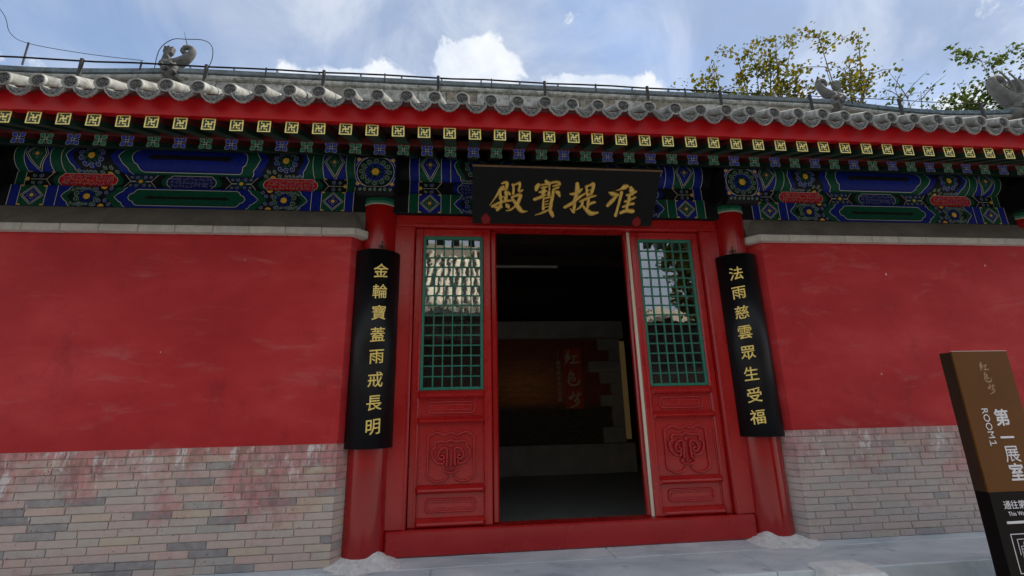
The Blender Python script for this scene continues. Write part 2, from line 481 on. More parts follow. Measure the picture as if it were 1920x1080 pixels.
def make_mural():
    m, n, l, p = new_mat('mural_print')
    pos = n.new('ShaderNodeNewGeometry').outputs['Position']
    s = n.new('ShaderNodeSeparateXYZ'); l.new(pos, s.inputs[0])
    ex = mth(n, l, 'POWER', mth(n, l, 'DIVIDE', mth(n, l, 'SUBTRACT', s.outputs[0], 0.10), 0.75), 2.0)
    ez = mth(n, l, 'POWER', mth(n, l, 'DIVIDE', mth(n, l, 'SUBTRACT', s.outputs[2], 1.42), 0.42), 2.0)
    glow = mth(n, l, 'EXPONENT', mth(n, l, 'MULTIPLY', mth(n, l, 'ADD', ex, ez), -1.0))
    tex = noise(n, l, mapped(n, l, pos, (2, 1, 9)), 2.2, 7, 0.7, 1.0)
    c1 = mixc(n, l, glow, (0.30, 0.06, 0.036), (0.90, 0.36, 0.11))
    c2 = mixc(n, l, mrange(n, l, tex, 0.40, 0.7, 0, 0.45), c1, (0.03, 0.018, 0.012))
    low = mrange(n, l, s.outputs[2], 1.02, 1.18, 1, 0)
    tx2 = noise(n, l, mapped(n, l, pos, (2, 1, 14)), 3.0, 7, 0.75)
    lc = ramp(n, [(0.40, (0.05, 0.036, 0.024)), (0.60, (0.15, 0.11, 0.07))]); l.new(tx2, lc.inputs['Fac'])
    l.new(mixc(n, l, low, c2, lc.outputs['Color']), p.inputs['Base Color'])
    p.inputs['Roughness'].default_value = 0.7
    MATS['mural_print'] = m
make_mural()
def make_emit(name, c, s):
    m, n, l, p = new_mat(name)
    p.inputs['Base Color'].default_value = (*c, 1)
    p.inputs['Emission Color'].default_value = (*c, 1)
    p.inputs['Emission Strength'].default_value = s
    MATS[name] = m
make_emit('glow_wall', (0.55, 0.36, 0.13), 0.02)  # faint emission stands in for the light falling on a cream wall

# ------------------------------------------------------------------ mesh helpers
class B:
    def __init__(s, *mats):
        s.v, s.f, s.m, s.s, s.mats = [], [], [], [], list(mats)
    def mi(s, name):
        if name not in s.mats:
            s.mats.append(name)
        return s.mats.index(name)
    def add(s, vs_, fs, mat=None, smooth=False):
        o = len(s.v)
        s.v += [tuple(v) for v in vs_]
        k = s.mi(mat) if mat else 0
        for f in fs:
            s.f.append(tuple(i + o for i in f)); s.m.append(k); s.s.append(smooth)
        return s
    def box(s, x0, x1, y0, y1, z0, z1, mat=None):
        return s.add([(x0, y0, z0), (x1, y0, z0), (x1, y1, z0), (x0, y1, z0), (x0, y0, z1), (x1, y0, z1), (x1, y1, z1), (x0, y1, z1)],
                     [(0, 3, 2, 1), (4, 5, 6, 7), (0, 1, 5, 4), (1, 2, 6, 5), (2, 3, 7, 6), (3, 0, 4, 7)], mat)
    def cbox(s, x0, x1, y0, y1, z0, z1, c, mat=None):
        """box with chamfered edges"""
        X, Y, Z = (x0, x1), (y0, y1), (z0, z1)
        vs_, idx = [], {}
        for i in (0, 1):
            for j in (0, 1):
                for k in (0, 1):
                    sx, sy, sz = (c if i == 0 else -c), (c if j == 0 else -c), (c if k == 0 else -c)
                    for a, q in ((0, (X[i], Y[j] + sy, Z[k] + sz)), (1, (X[i] + sx, Y[j], Z[k] + sz)), (2, (X[i] + sx, Y[j] + sy, Z[k]))):
                        idx[(i, j, k, a)] = len(vs_); vs_.append(q)
        g = lambda i, j, k, a: idx[(i, j, k, a)]
        fs = []
        for i in (0, 1):
            fs.append([g(i, 0, 0, 0), g(i, 1, 0, 0), g(i, 1, 1, 0), g(i, 0, 1, 0)])
            fs.append([g(0, i, 0, 1), g(1, i, 0, 1), g(1, i, 1, 1), g(0, i, 1, 1)])
            fs.append([g(0, 0, i, 2), g(1, 0, i, 2), g(1, 1, i, 2), g(0, 1, i, 2)])
        for a in (0, 1):
            for b in (0, 1):
                fs.append([g(a, b, 0, 0), g(a, b, 1, 0), g(a, b, 1, 1), g(a, b, 0, 1)])
                fs.append([g(a, 0, b, 0), g(a, 1, b, 0), g(a, 1, b, 2), g(a, 0, b, 2)])
                fs.append([g(0, a, b, 1), g(1, a, b, 1), g(1, a, b, 2), g(0, a, b, 2)])
        for i in (0, 1):
            for j in (0, 1):
                for k in (0, 1):
                    fs.append([g(i, j, k, 0), g(i, j, k, 1), g(i, j, k, 2)])
        cen = Vector(((x0 + x1) / 2, (y0 + y1) / 2, (z0 + z1) / 2))
        out = []
        for f in fs:
            P = [Vector(vs_[q]) for q in f]
            nn = (P[1] - P[0]).cross(P[2] - P[0])
            mid = sum(P, Vector()) / len(P)
            out.append(f if nn.dot(mid - cen) > 0 else f[::-1])
        return s.add(vs_, out, mat)
    def prism(s, pts, a0, a1, axis='x', mat=None):
        """extrude a 2-D outline along an axis; pts are (y,z) for x, (x,z) for y, (x,y) for z"""
        mk = {'x': lambda p, a: (a, p[0], p[1]), 'y': lambda p, a: (p[0], a, p[1]), 'z': lambda p, a: (p[0], p[1], a)}[axis]
        n = len(pts)
        vs_ = [mk(p, a0) for p in pts] + [mk(p, a1) for p in pts]
        fs = [(i, (i + 1) % n, (i + 1) % n + n, i + n) for i in range(n)]
        tri = tessellate_polygon([[Vector((p[0], p[1], 0)) for p in pts]])
        fs += [tuple(t) for t in tri] + [tuple(i + n for i in t[::-1]) for t in tri]
        return s.add(vs_, fs, mat)
    def tube(s, pts, rad, n=8, mat=None, caps=True, smooth=True, flat=None):
        P = [Vector(p) for p in pts]
        rs = rad if isinstance(rad, (list, tuple)) else [rad] * len(P)
        vs_, fs = [], []
        up = None
        for i, p in enumerate(P):
            t = (P[min(i + 1, len(P) - 1)] - P[max(i - 1, 0)]).normalized()
            if up is None:
                up = Vector((0, 0, 1)) if abs(t.z) < 0.9 else Vector((1, 0, 0))
            a = t.cross(up).normalized(); up = a.cross(t).normalized()
            for k in range(n):
                q = 2 * math.pi * k / n
                vs_.append(p + (a * math.cos(q) + up * math.sin(q)) * rs[i])
        for i in range(len(P) - 1):
            for k in range(n):
                fs.append((i * n + k, i * n + (k + 1) % n, (i + 1) * n + (k + 1) % n, (i + 1) * n + k))
        if caps:
            fs.append(tuple(range(n))[::-1]); fs.append(tuple((len(P) - 1) * n + k for k in range(n)))
        return s.add(vs_, fs, mat, smooth)
    def lathe(s, prof, n=32, mat=None, smooth=True, cx=0, cy=0):
        vs_, fs = [], []
        for r, z in prof:
            for k in range(n):
                q = 2 * math.pi * k / n
                vs_.append((cx + r * math.cos(q), cy + r * math.sin(q), z))
        for i in range(len(prof) - 1):
            for k in range(n):
                fs.append((i * n + k, i * n + (k + 1) % n, (i + 1) * n + (k + 1) % n, (i + 1) * n + k))
        return s.add(vs_, fs, mat, smooth)
    def blob(s, c, r, seed=0, rough=0.25, mat=None, n=10, m=8):
        rnd = random.Random(seed)
        vs_, fs = [], []
        for i in range(m + 1):
            th = math.pi * i / m
            for k in range(n):
                q = 2 * math.pi * k / n
                d = 1 + rnd.uniform(-rough, rough) * (0 if i in (0, m) else 1)
                vs_.append((c[0] + r[0] * d * math.sin(th) * math.cos(q), c[1] + r[1] * d * math.sin(th) * math.sin(q), c[2] + r[2] * d * math.cos(th)))
        for i in range(m):
            for k in range(n):
                fs.append((i * n + k, (i + 1) * n + k, (i + 1) * n + (k + 1) % n, i * n + (k + 1) % n))
        return s.add(vs_, fs, mat, True)
    def mesh(s, name):
        me = bpy.data.meshes.new(name)
        me.from_pydata(s.v, [], s.f)
        for k in s.mats:
            me.materials.append(MATS[k])
        me.polygons.foreach_set('material_index', s.m)
        me.polygons.foreach_set('use_smooth', s.s)
        me.update()
        return me
def fix_normals(me):
    bm = bmesh.new(); bm.from_mesh(me)
    bmesh.ops.recalc_face_normals(bm, faces=bm.faces)
    bm.to_mesh(me); bm.free(); me.update()
def link(name, me, parent=None, loc=(0, 0, 0), rot=(0, 0, 0), scale=None):
    o = bpy.data.objects.new(name, me)
    COL.objects.link(o)
    o.location = loc
    o.rotation_euler = rot
    if scale:
        o.scale = scale
    if parent:
        o.parent = parent
    return o
def obj(name, b, parent=None, loc=(0, 0, 0), rot=(0, 0, 0), recalc=True):
    me = b.mesh(name)
    if recalc:
        fix_normals(me)
    return link(name, me, parent, loc, rot)
def empty(name, loc=(0, 0, 0), parent=None, rot=(0, 0, 0)):
    o = link(name, None, parent, loc, rot)
    o.empty_display_size = 0.3
    return o
def tag(o, label=None, cat=None, group=None, kind=None):
    for k, v in (('label', label), ('category', cat), ('group', group), ('kind', kind)):
        if v:
            o[k] = v
    return o
def smooth_path(pts, per=5):
    """Catmull-Rom through points of any dimension"""
    out = []
    n = len(pts)
    for i in range(n - 1):
        p0, p1, p2, p3 = pts[max(i - 1, 0)], pts[i], pts[i + 1], pts[min(i + 2, n - 1)]
        for k in range(per):
            t = k / per
            out.append(tuple(0.5 * (2 * b + (c - a) * t + (2 * a - 5 * b + 4 * c - d) * t * t + (3 * b - a - 3 * c + d) * t ** 3) for a, b, c, d in zip(p0, p1, p2, p3)))
    out.append(tuple(pts[-1]))
    return out
def brush(b, st, h, mat, mp):
    """one brush stroke (x, y, width) as a low pillow; mp maps (x, y, height) to 3-D"""
    P = smooth_path(st, 5)
    # round ends
    def ext(p, q):
        d = Vector((p[0] - q[0], p[1] - q[1])); d = d.normalized() if d.length > 1e-9 else Vector((1, 0))
        w = p[2]
        return [(p[0] + d.x * w * k, p[1] + d.y * w * k, w * r) for k, r in ((0.18, 0.93), (0.32, 0.72), (0.42, 0.42), (0.46, 0.10))]
    P = ext(P[0], P[1])[::-1] + P + ext(P[-1], P[-2])
    prof = [(-0.5, -0.3), (-0.47, 0.45), (-0.33, 0.9), (0, 1.0), (0.33, 0.9), (0.47, 0.45), (0.5, -0.3)]
    vs_, fs = [], []
    for i, p in enumerate(P):
        a, c = P[max(i - 1, 0)], P[min(i + 1, len(P) - 1)]
        t = Vector((c[0] - a[0], c[1] - a[1]))
        t = t.normalized() if t.length > 1e-9 else Vector((1, 0))
        nx, ny = -t.y, t.x
        for u, hh in prof:
            vs_.append(mp(p[0] + nx * u * p[2], p[1] + ny * u * p[2], h * hh))
    k = len(prof)
    for i in range(len(P) - 1):
        for j in range(k - 1):
            fs.append((i * k + j, i * k + j + 1, (i + 1) * k + j + 1, (i + 1) * k + j))
    b.add(vs_, fs, mat, True)
GLY = {}
def glyph(ch, offset=0.0, extrude=0.04, bevel=0.0):
    """one character in the built-in typeface, unit size, centred on its box: (verts, faces)"""
    key = (ch, offset, extrude, bevel)
    if key not in GLY:
        c = bpy.data.curves.new('glyph', 'FONT')
        c.body = ch
        c.offset = offset
        c.extrude = extrude
        c.bevel_depth = bevel
        c.resolution_u = 3
        o = bpy.data.objects.new('glyph', c)
        COL.objects.link(o)
        dg = bpy.context.evaluated_depsgraph_get()
        dg.update()
        me = bpy.data.meshes.new_from_object(o.evaluated_get(dg))
        vs_ = [tuple(v.co) for v in me.vertices]
        fs = [tuple(p.vertices) for p in me.polygons]
        bpy.data.objects.remove(o); bpy.data.curves.remove(c); bpy.data.meshes.remove(me)
        GLY[key] = (vs_, fs)
    return GLY[key]

# ------------------------------------------------------------------ ground and platform
COURT = -0.45
b = B('court_paving')
b.add([(-300, -300, COURT), (300, -300, COURT), (300, 300, COURT), (-300, 300, COURT)], [(0, 1, 2, 3)])
tag(obj('courtyard_ground', b), kind='structure')
platform = tag(obj('platform', B('platform_stone').box(-10.2, 10.2, -0.775, 6.6, COURT, -0.012)), kind='structure')
def slab_row(y0, y1, w, x0, x1, seed, zt=0.0):
    rnd = random.Random(seed)
    x = x0
    while x < x1 - 0.05:
        L = min(w * rnd.uniform(0.85, 1.2), x1 - x)
        obj('paving_slab', B('platform_stone').cbox(x + 0.003, x + L - 0.003, y0, y1, -0.11, zt + rnd.uniform(-0.003, 0.002), 0.006), platform)
        x += L
slab_row(-0.80, -0.33, 1.9, -10.2, 10.2, 3)
slab_row(-0.325, 0.03, 1.6, -10.2, 10.2, 5)
steps = tag(empty('stone_steps', (0, -0.8, COURT)), 'pale stone steps with sloping side stones below the threshold', 'steps')
def wpart(name, b, parent, **k):
    """part whose mesh is in world coordinates"""
    o = obj(name, b, parent, **k)
    o.location = -Vector(parent.location) if parent.rotation_euler.z == 0 else (0, 0, 0)
    return o
for i in range(2):
    wpart('step', B('step_stone').cbox(-1.36, 1.38, -0.80 - 0.31 * (i + 1), -0.803 - 0.31 * i, COURT, -0.15 * (i + 1), 0.008), steps)
for x0 in (1.41, -1.72):
    wpart('cheek_stone', B('step_stone').prism([(-0.748, 0.004), (-0.748, 0.030), (-1.00, 0.030), (-1.75, COURT), (-0.806, COURT), (-0.806, 0.004)], x0, x0 + 0.33, 'x'), steps)

# ------------------------------------------------------------------ the hall
hall = tag(empty('temple_hall'), 'red walled temple hall with grey tiled roof and painted eaves', 'building')
CX = (-4.92, -1.665, 1.665, 4.92)
col_me = None
for cx in CX:
    b = B('paint_red_gloss').lathe([(0.172, 0.0), (0.170, 0.8), (0.163, 2.0), (0.156, 2.858)], 48)
    c = obj('column', b, hall, (cx, 0, 0))
    b = B('paint_green').lathe([(0.156, 2.858), (0.161, 2.859), (0.161, 2.955), (0.10, 2.956)], 48)
    b.lathe([(0.163, 2.859), (0.163, 2.867)], 48, 'pat_white')
    b.lathe([(0.163, 2.934), (0.163, 2.942)], 48, 'pat_white')
    b.lathe([(0.1622, 2.899), (0.1622, 2.902)], 48, 'pat_black')
    obj('painted_band', b, c)
    if abs(cx) < 3:
        rnd = random.Random(int(cx * 10))
        n, m = 40, 9
        vs_, fs = [], []
        wob = [rnd.uniform(0.8, 1.25) for _ in range(n)]
        wob = [(wob[k - 1] + wob[k] + wob[(k + 1) % n]) / 3 for k in range(n)]
        for i in range(m):
            t = i / (m - 1)
            for k in range(n):
                a = 2 * math.pi * k / n
                # creeps up in the corner beside the threshold
                inner = math.exp(-((a - (5.5 if cx < 0 else 3.95)) / 0.30) ** 2)
                front = max(0.0, -math.sin(a))
                r = 0.158 + t * ((0.10 + 0.12 * front) * wob[k] + 0.05 * inner)
                z = (0.034 + 0.034 * inner) * (1 - t) ** 1.1 + (rnd.uniform(-0.004, 0.005) if 0 < i < m - 1 else 0) + 0.006 * (1 - t)
                vs_.append((r * math.cos(a), r * math.sin(a), z - 0.002 * t))
        for i in range(m - 1):
            for k in range(n):
                fs.append((i * n + k, (i + 1) * n + k, (i + 1) * n + (k + 1) % n, i * n + (k + 1) % n))
        obj('base_mortar', B('column_plaster').add(vs_, fs, None, True), c)

# walls with the brick footing
BRK = {}
def brick_mesh(L, mat):
    key = (round(L, 2), mat)
    if key not in BRK:
        me = B(mat).cbox(0, key[0] - 0.006, 0, 0.05, 0, 0.0475, 0.0025).mesh('brick')
        BRK[key] = (me, key[0])
    return BRK[key]
COURSE = 0.846 / 16
def side_wall(s, xa, xb):
    """xa < xb are distances from the middle; s is the side"""
    def P(pts):
        return [(s * x, y) for x, y in pts]
    wall = obj('plaster_wall', B('wall_red').prism(P([(xa + 0.07, -0.192), (xb - 0.07, -0.192), (xb, -0.092), (xb, 0.12), (xa, 0.12), (xa, -0.092)]), 0.846, 2.54, 'z'), hall)
    obj('mortar_bed', B('mortar').prism(P([(xa + 0.075, -0.1915), (xb - 0.075, -0.1915), (xb - 0.005, -0.09), (xb - 0.005, 0.1), (xa + 0.005, 0.1), (xa + 0.005, -0.09)]), 0.0, 0.846, 'z'), wall)
    rnd = random.Random(11 if s < 0 else 23)
    for r in range(16):
        z = r * COURSE + 0.003
        x = xa + 0.062
        first = True
        while x < xb - 0.063:
            L = 0.262
            if first:
                L = (0.262, 0.135, 0.20, 0.08)[r % 4] * rnd.uniform(0.92, 1.06)
            elif rnd.random() < 0.17:
                L = 0.135
            first = False
            L = min(round(L, 2), round(xb - 0.062 - x, 2))
            if L < 0.03:
                break
            me, kL = brick_mesh(L, 'brick' if s < 0 else 'brick_grey')
            o = link('brick', me, wall, (x if s > 0 else -x - kL + 0.006, -0.2005 + rnd.uniform(-0.0022, 0.0018), z + rnd.uniform(-0.0008, 0.0008)), (0, 0, rnd.uniform(-0.006, 0.006)))
            x += L
        for xe, d in ((xa, 1), (xb, -1)):      # chamfered return beside the column
            me, kL = brick_mesh(0.12, 'brick' if s < 0 else 'brick_grey')
            ax, ay = xe + d * 0.066, -0.199
            ang = math.atan2(0.108, -d * 0.066)
            if s < 0:
                ax, ang = -ax, math.pi - ang
            # keep the brick's outer face outward
            out = link('brick', me, wall, (ax, ay, z), (0, 0, ang))
            ux, uy = math.cos(ang), math.sin(ang)
            if (-uy * 1.0) * 0 + ux * 0 == 0:
                nx, ny = -uy, ux           # local +y in the world
                if ny < 0:                 # local +y points out of the wall: flip it
                    out.location = (ax + ux * 0.115, ay + uy * 0.115, z)
                    out.rotation_euler.z = ang + math.pi
    # projecting brick course and the sloped coping above it
    x = xa + 0.03
    while x < xb - 0.02:
        L = min(0.285 * rnd.uniform(0.97, 1.03), xb - 0.03 - x)
        if L < 0.02:
            break
        e0, e1 = (x + 0.0015, x + L - 0.0015)
        bb = B('cornice_stone').cbox(min(s * e0, s * e1), max(s * e0, s * e1), -0.252 + rnd.uniform(-0.002, 0.002), -0.08, 2.532 + rnd.uniform(-0.001, 0.001), 2.592, 0.005)
        obj('cornice_brick', bb, wall)
        x += L
    for xe, d in ((xa, 1), (xb, -1)):
        bb = B('cornice_stone').prism(P([(xe + d * 0.028, -0.252), (xe + d * 0.028, -0.05), (xe - d * 0.055, -0.05), (xe - d * 0.055, -0.165)]), 2.532, 2.591, 'z')
        obj('cornice_brick', bb, wall)
    bb = B('coping_grey')
    y0, y1, z0, z1 = -0.232, -0.095, 2.592, 2.80
    v = [(xa - 0.02, -0.14, z0), (xa + 0.04, y0, z0), (xb - 0.04, y0, z0), (xb + 0.02, -0.14, z0), (xb + 0.02, 0.1, z0), (xa - 0.02, 0.1, z0),
         (xa - 0.02, y1, z1), (xa + 0.07, y1 - 0.004, z1), (xb - 0.07, y1 - 0.004, z1), (xb + 0.02, y1, z1), (xb + 0.02, 0.1, z1), (xa - 0.02, 0.1, z1)]
    bb.add([(s * a, b_, c_) for a, b_, c_ in v], [(0, 1, 7, 6), (1, 2, 8, 7), (2, 3, 9, 8), (3, 4, 10, 9), (4, 5, 11, 10), (5, 0, 6, 11), (6, 7, 8, 9, 10, 11), (5, 4, 3, 2, 1, 0)])
    obj('coping', bb, wall)
    return wall
side_wall(-1, 1.795, 4.79)
side_wall(1, 1.795, 4.79)
for s in (-1, 1):
    e0, e1 = sorted((s * 5.05, s * 8.6))
    w = obj('plaster_wall', B('wall_red').box(e0, e1, -0.19, 0.12, 0.846, 2.54), hall)
    obj('brick_footing', B('brick_far').box(e0, e1, -0.2, 0.1, 0, 0.846), w)
    obj('cornice', B('cornice_stone').box(e0, e1, -0.25, 0.1, 2.532, 2.592), w)
    obj('coping', B('coping_grey').prism([(-0.232, 2.592), (-0.095, 2.80), (0.1, 2.80), (0.1, 2.592)], e0, e1, 'x'), w)
    e0, e1 = sorted((s * 8.6, s * 8.9))
    obj('gable_wall', B('wall_red').prism([(-0.2, 0), (5.0, 0), (5.0, 2.9), (2.4, 5.2), (-0.2, 2.9)], e0, e1, 'x'), hall)

# ------------------------------------------------------------------ painted beams
STEP = 0.0011
def clip_band(poly, lo, hi):
    def half(pts, c, keep_above):
        out = []
        for i, p in enumerate(pts):
            q = pts[(i + 1) % len(pts)]
            a, d = (p[1] >= c) == keep_above or p[1] == c, (q[1] >= c) == keep_above or q[1] == c
            if a:
                out.append(p)
            if a != d and abs(q[1] - p[1]) > 1e-12:
                t = (c - p[1]) / (q[1] - p[1])
                out.append((p[0] + (q[0] - p[0]) * t, c))
        return out
    r = half(poly, lo, True)
    return half(r, hi, False) if len(r) > 2 else []
class Paint:
    """flat colour shapes laid as thin coats on a beam face"""
    def __init__(s, b, mp, bands=None):
        s.b, s.mp, s.bands = b, mp, bands
    def poly(s, pts, mat, layer):
        parts = [pts]
        if s.bands:
            parts = [clip_band(pts, s.bands[i], s.bands[i + 1]) for i in range(len(s.bands) - 1)]
        for p in parts:
            q = []
            for a in p:
                if not q or (abs(a[0] - q[-1][0]) + abs(a[1] - q[-1][1])) > 1e-7:
                    q.append(a)
            if len(q) < 3:
                continue
            tri = tessellate_polygon([[Vector((a[0], a[1], 0)) for a in q]])
            s.b.add([s.mp(a[0], a[1], layer) for a in q], [tuple(t) for t in tri], mat)
    def line(s, pts, w, mat, layer, closed=False):
        P = list(pts)
        if s.bands:                       # follow the round of the beam
            dv = (s.bands[1] - s.bands[0]) / 2
            Q = []
            m_ = len(P)
            for i in range(m_ if closed else m_ - 1):
                a, c = P[i], P[(i + 1) % m_]
                k_ = max(1, int(abs(c[1] - a[1]) / dv) + 1)
                Q += [(a[0] + (c[0] - a[0]) * q / k_, a[1] + (c[1] - a[1]) * q / k_) for q in range(k_)]
            P = Q if closed else Q + [P[-1]]
        n = len(P)
        vs_, fs = [], []
        for i, p in enumerate(P):
            a = P[i - 1] if (i > 0 or closed) else P[i]
            c = P[(i + 1) % n] if (i < n - 1 or closed) else P[i]
            t = Vector((c[0] - a[0], c[1] - a[1]))
            t = t.normalized() if t.length > 1e-9 else Vector((1, 0))
            vs_ += [s.mp(p[0] - t.y * w / 2, p[1] + t.x * w / 2, layer), s.mp(p[0] + t.y * w / 2, p[1] - t.x * w / 2, layer)]
        for i in range(n if closed else n - 1):
            j = (i + 1) % n
            fs.append((2 * i, 2 * i + 1, 2 * j + 1, 2 * j))
        s.b.add(vs_, fs, mat)
    def vline(s, u, v0, v1, w, mat, layer):
        s.line([(u, v0 + (v1 - v0) * k / 8) for k in range(9)], w, mat, layer)
    def disc(s, cx, cy, r, mat, layer, n=12, vmin=-9, vmax=9):
        pts = [(cx + r * math.cos(6.2832 * k / n), min(vmax, max(vmin, cy + r * math.sin(6.2832 * k / n)))) for k in range(n)]
        s.poly(pts, mat, layer)
    def ring(s, cx, cy, r, w, mat, layer, n=16):
        s.line([(cx + r * math.cos(6.2832 * k / n), cy + r * math.sin(6.2832 * k / n)) for k in range(n)], w, mat, layer, True)
    def curl(s, cx, cy, r, a0, sgn, fill, layer, lw=0.0042, lc='pat_pale'):
        s.disc(cx, cy, r, fill, layer, 9)
        pts = [(cx + r * (1 - 0.80 * k / 14) * math.cos(a0 + sgn * 8.2 * k / 14), cy + r * (1 - 0.80 * k / 14) * math.sin(a0 + sgn * 8.2 * k / 14)) for k in range(15)]
        s.line(pts, lw, lc, layer + 1)
    def flower(s, cx, cy, r, colr, layer, alt='pat_green', H=None):
        lo, hi = (0.004, H - 0.004) if H else (-9, 9)
        n = 10
        for k in range(n):
            a = 6.2832 * k / n + 0.3
            x, y = cx + r * 0.86 * math.cos(a), cy + r * 0.86 * math.sin(a)
            if lo + r * 0.2 < y < hi - r * 0.2:
                s.curl(x, y, r * 0.265, a + 2.2, 1 if k % 2 else -1, colr, layer)
        for k in range(7):
            a = 6.2832 * k / 7
            x, y = cx + r * 0.48 * math.cos(a), cy + r * 0.48 * math.sin(a)
            if lo + r * 0.15 < y < hi - r * 0.15:
                s.disc(x, y, r * 0.17, alt, layer + 2, 8)
        s.disc(cx, cy, r * 0.28, 'pat_gold', layer + 3, 14, lo, hi)
def scallop(u0, u1, H, ins):
    """bracket-shaped end between depth u0 and tip u1"""
    d = u1 - u0
    return [(u0, ins), (u0 + 0.22 * d, ins + 0.03 * H), (u0 + 0.42 * d, ins + 0.12 * H), (u0 + 0.48 * d, ins + 0.19 * H), (u0 + 0.80 * d, ins + 0.24 * H), (u0 + 0.94 * d, 0.42 * H), (u1, 0.5 * H),
            (u0 + 0.94 * d, 0.58 * H), (u0 + 0.80 * d, H - ins - 0.24 * H), (u0 + 0.48 * d, H - ins - 0.19 * H), (u0 + 0.42 * d, H - ins - 0.12 * H), (u0 + 0.22 * d, H - ins - 0.03 * H), (u0, H - ins)]
def chevron(u0, u1, H, sgn=1):
    """stepped pointed edge"""
    d = u1 - u0
    return [(u0, 0), (u0 + 0.28 * d, 0.12 * H), (u0 + 0.30 * d, 0.2 * H), (u0 + 0.62 * d, 0.30 * H), (u1, 0.5 * H), (u0 + 0.62 * d, 0.70 * H), (u0 + 0.30 * d, 0.8 * H), (u0 + 0.28 * d, 0.88 * H), (u0, H)]
def paint_beam(p, H, A, Bc, L):
    W, K, G = 'pat_white', 'pat_black', 'pat_gold'
    for s in (-1, 1):
        f = lambda pts: [(s * a, b_) for a, b_ in pts]
        # pointed borders of the long middle field
        p.poly(f([(0, 0)] + chevron(0.565, 0.655, H) + [(0, H)]), A, 1)
        p.poly(f([(0, 0)] + chevron(0.49, 0.585, H) + [(0, H)]), Bc, 2)
        p.line(f(chevron(0.49, 0.585, H)), 0.0046, W, 3)
        e = scallop(0.395, 0.475, H, 0.10 * H)
        p.poly(f([(0, 0.10 * H)] + e + [(0, 0.90 * H)]), A, 3)
        p.line(f([(0.0, 0.10 * H)] + [(0.1 * k, 0.10 * H) for k in range(1, 4)] + e + [(0.1 * k, 0.90 * H) for k in range(3, -1, -1)]), 0.0046, W, 4)
        p.line(f([(0.0, 0.155 * H), (0.37, 0.155 * H)]), 0.004, K, 4)
        p.poly(f([(0, 0.435 * H), (0.28, 0.435 * H), (0.30, 0.40 * H), (0.325, 0.45 * H), (0.355, 0.5 * H), (0.325, 0.55 * H), (0.30, 0.60 * H), (0.28, 0.565 * H), (0, 0.565 * H)]), K, 4)
        # flower field
        p.poly(f([(0.60, 0), (0.95, 0), (0.95, H), (0.60, H)]), K, 0.5)
        p.flower(s * 0.80, 0.5 * H, 0.098, A, 1, Bc, H)
        for yy, sg in ((0.0, 1), (H, -1)):
            p.disc(s * 0.675, yy, 0.026, G, 4, 14, 0.003, H - 0.003)
            for k in range(4):
                a = 0.35 + k * 0.81
                p.curl(s * 0.675 + 0.062 * math.cos(a), yy + sg * 0.062 * math.sin(a), 0.019, a, 1, Bc, 2)
            for k in range(5):
                p.curl(s * (0.915 - 0.031 * k), yy + sg * (0.022 + 0.012 * (k == 0)), 0.015, k, -1, A if k % 2 else Bc, 2)
        # closing chevrons
        p.poly(f(chevron(0.875, 0.955, H) + [(1.03, H), (1.03, 0)]), A, 2)
        p.poly(f(chevron(0.92, 1.0, H) + [(1.03, H), (1.03, 0)]), Bc, 3)
        p.line(f(chevron(0.92, 1.0, H)), 0.0046, W, 4)
        # hoops and the diamond box
        for a0, a1 in ((1.03, 1.122), (1.318, L)):
            p.poly(f([(a0, 0), (a1, 0), (a1, H), (a0, H)]), Bc, 4)
            p.vline(s * (a0 + 0.003), 0, H, 0.0046, W, 5)
            p.vline(s * (a1 - 0.003), 0, H, 0.0046, W, 5)
        p.poly(f([(1.122, 0), (1.318, 0), (1.318, H), (1.122, H)]), A, 3)
        c, r = s * 1.22, 0.092
        dm = lambda q: [(c - r * q, H / 2), (c, H / 2 - H * 0.49 * q), (c + r * q, H / 2), (c, H / 2 + H * 0.49 * q)]
        p.poly(dm(0.98), K, 4)
        p.poly(dm(0.80), Bc, 5)
        for q in (0.95, 0.78):
            d4 = dm(q)
            p.line([((d4[k % 4][0] * (1 - t) + d4[(k + 1) % 4][0] * t), (d4[k % 4][1] * (1 - t) + d4[(k + 1) % 4][1] * t)) for k in range(4) for t in (0, .25, .5, .75)], 0.0040, W, 6, True)
        for k in range(4):
            a = 1.5708 * k
            p.disc(c + 0.026 * math.cos(a), H / 2 + 0.026 * math.sin(a), 0.014, 'pat_black', 6, 8)
            p.ring(c + 0.026 * math.cos(a), H / 2 + 0.026 * math.sin(a), 0.011, 0.003, 'pat_pale', 7, 8)
        p.disc(c, H / 2, 0.014, G, 8, 10)
        for ex in (-1, 1):
            for yy in (0.0, H):
                p.disc(c + ex * 0.088, yy, 0.016, G, 5, 8, 0.002, H - 0.002)
def scrollwork(p, x0, x1, H, mat, layer, seed, dens=1.0, r=0.016):
    rnd = random.Random(seed)
    n = int((x1 - x0) / 0.030 * dens)
    for k in range(n):
        x = x0 + (x1 - x0) * (k + 0.5) / n
        for row in range(3):
            y = H * (0.24 + 0.26 * row) + rnd.uniform(-0.006, 0.006)
            a0 = rnd.uniform(0, 6.28)
            rr = r * rnd.uniform(0.75, 1.1)
            sg = rnd.choice((-1, 1))
            pts = [(x + rr * (1 - 0.75 * q / 9) * math.cos(a0 + sg * 5.2 * q / 9), y + rr * (1 - 0.75 * q / 9) * math.sin(a0 + sg * 5.2 * q / 9)) for q in range(10)]
            p.line(pts, 0.0045, mat if rnd.random() < 0.75 else 'pat_lilac', layer)
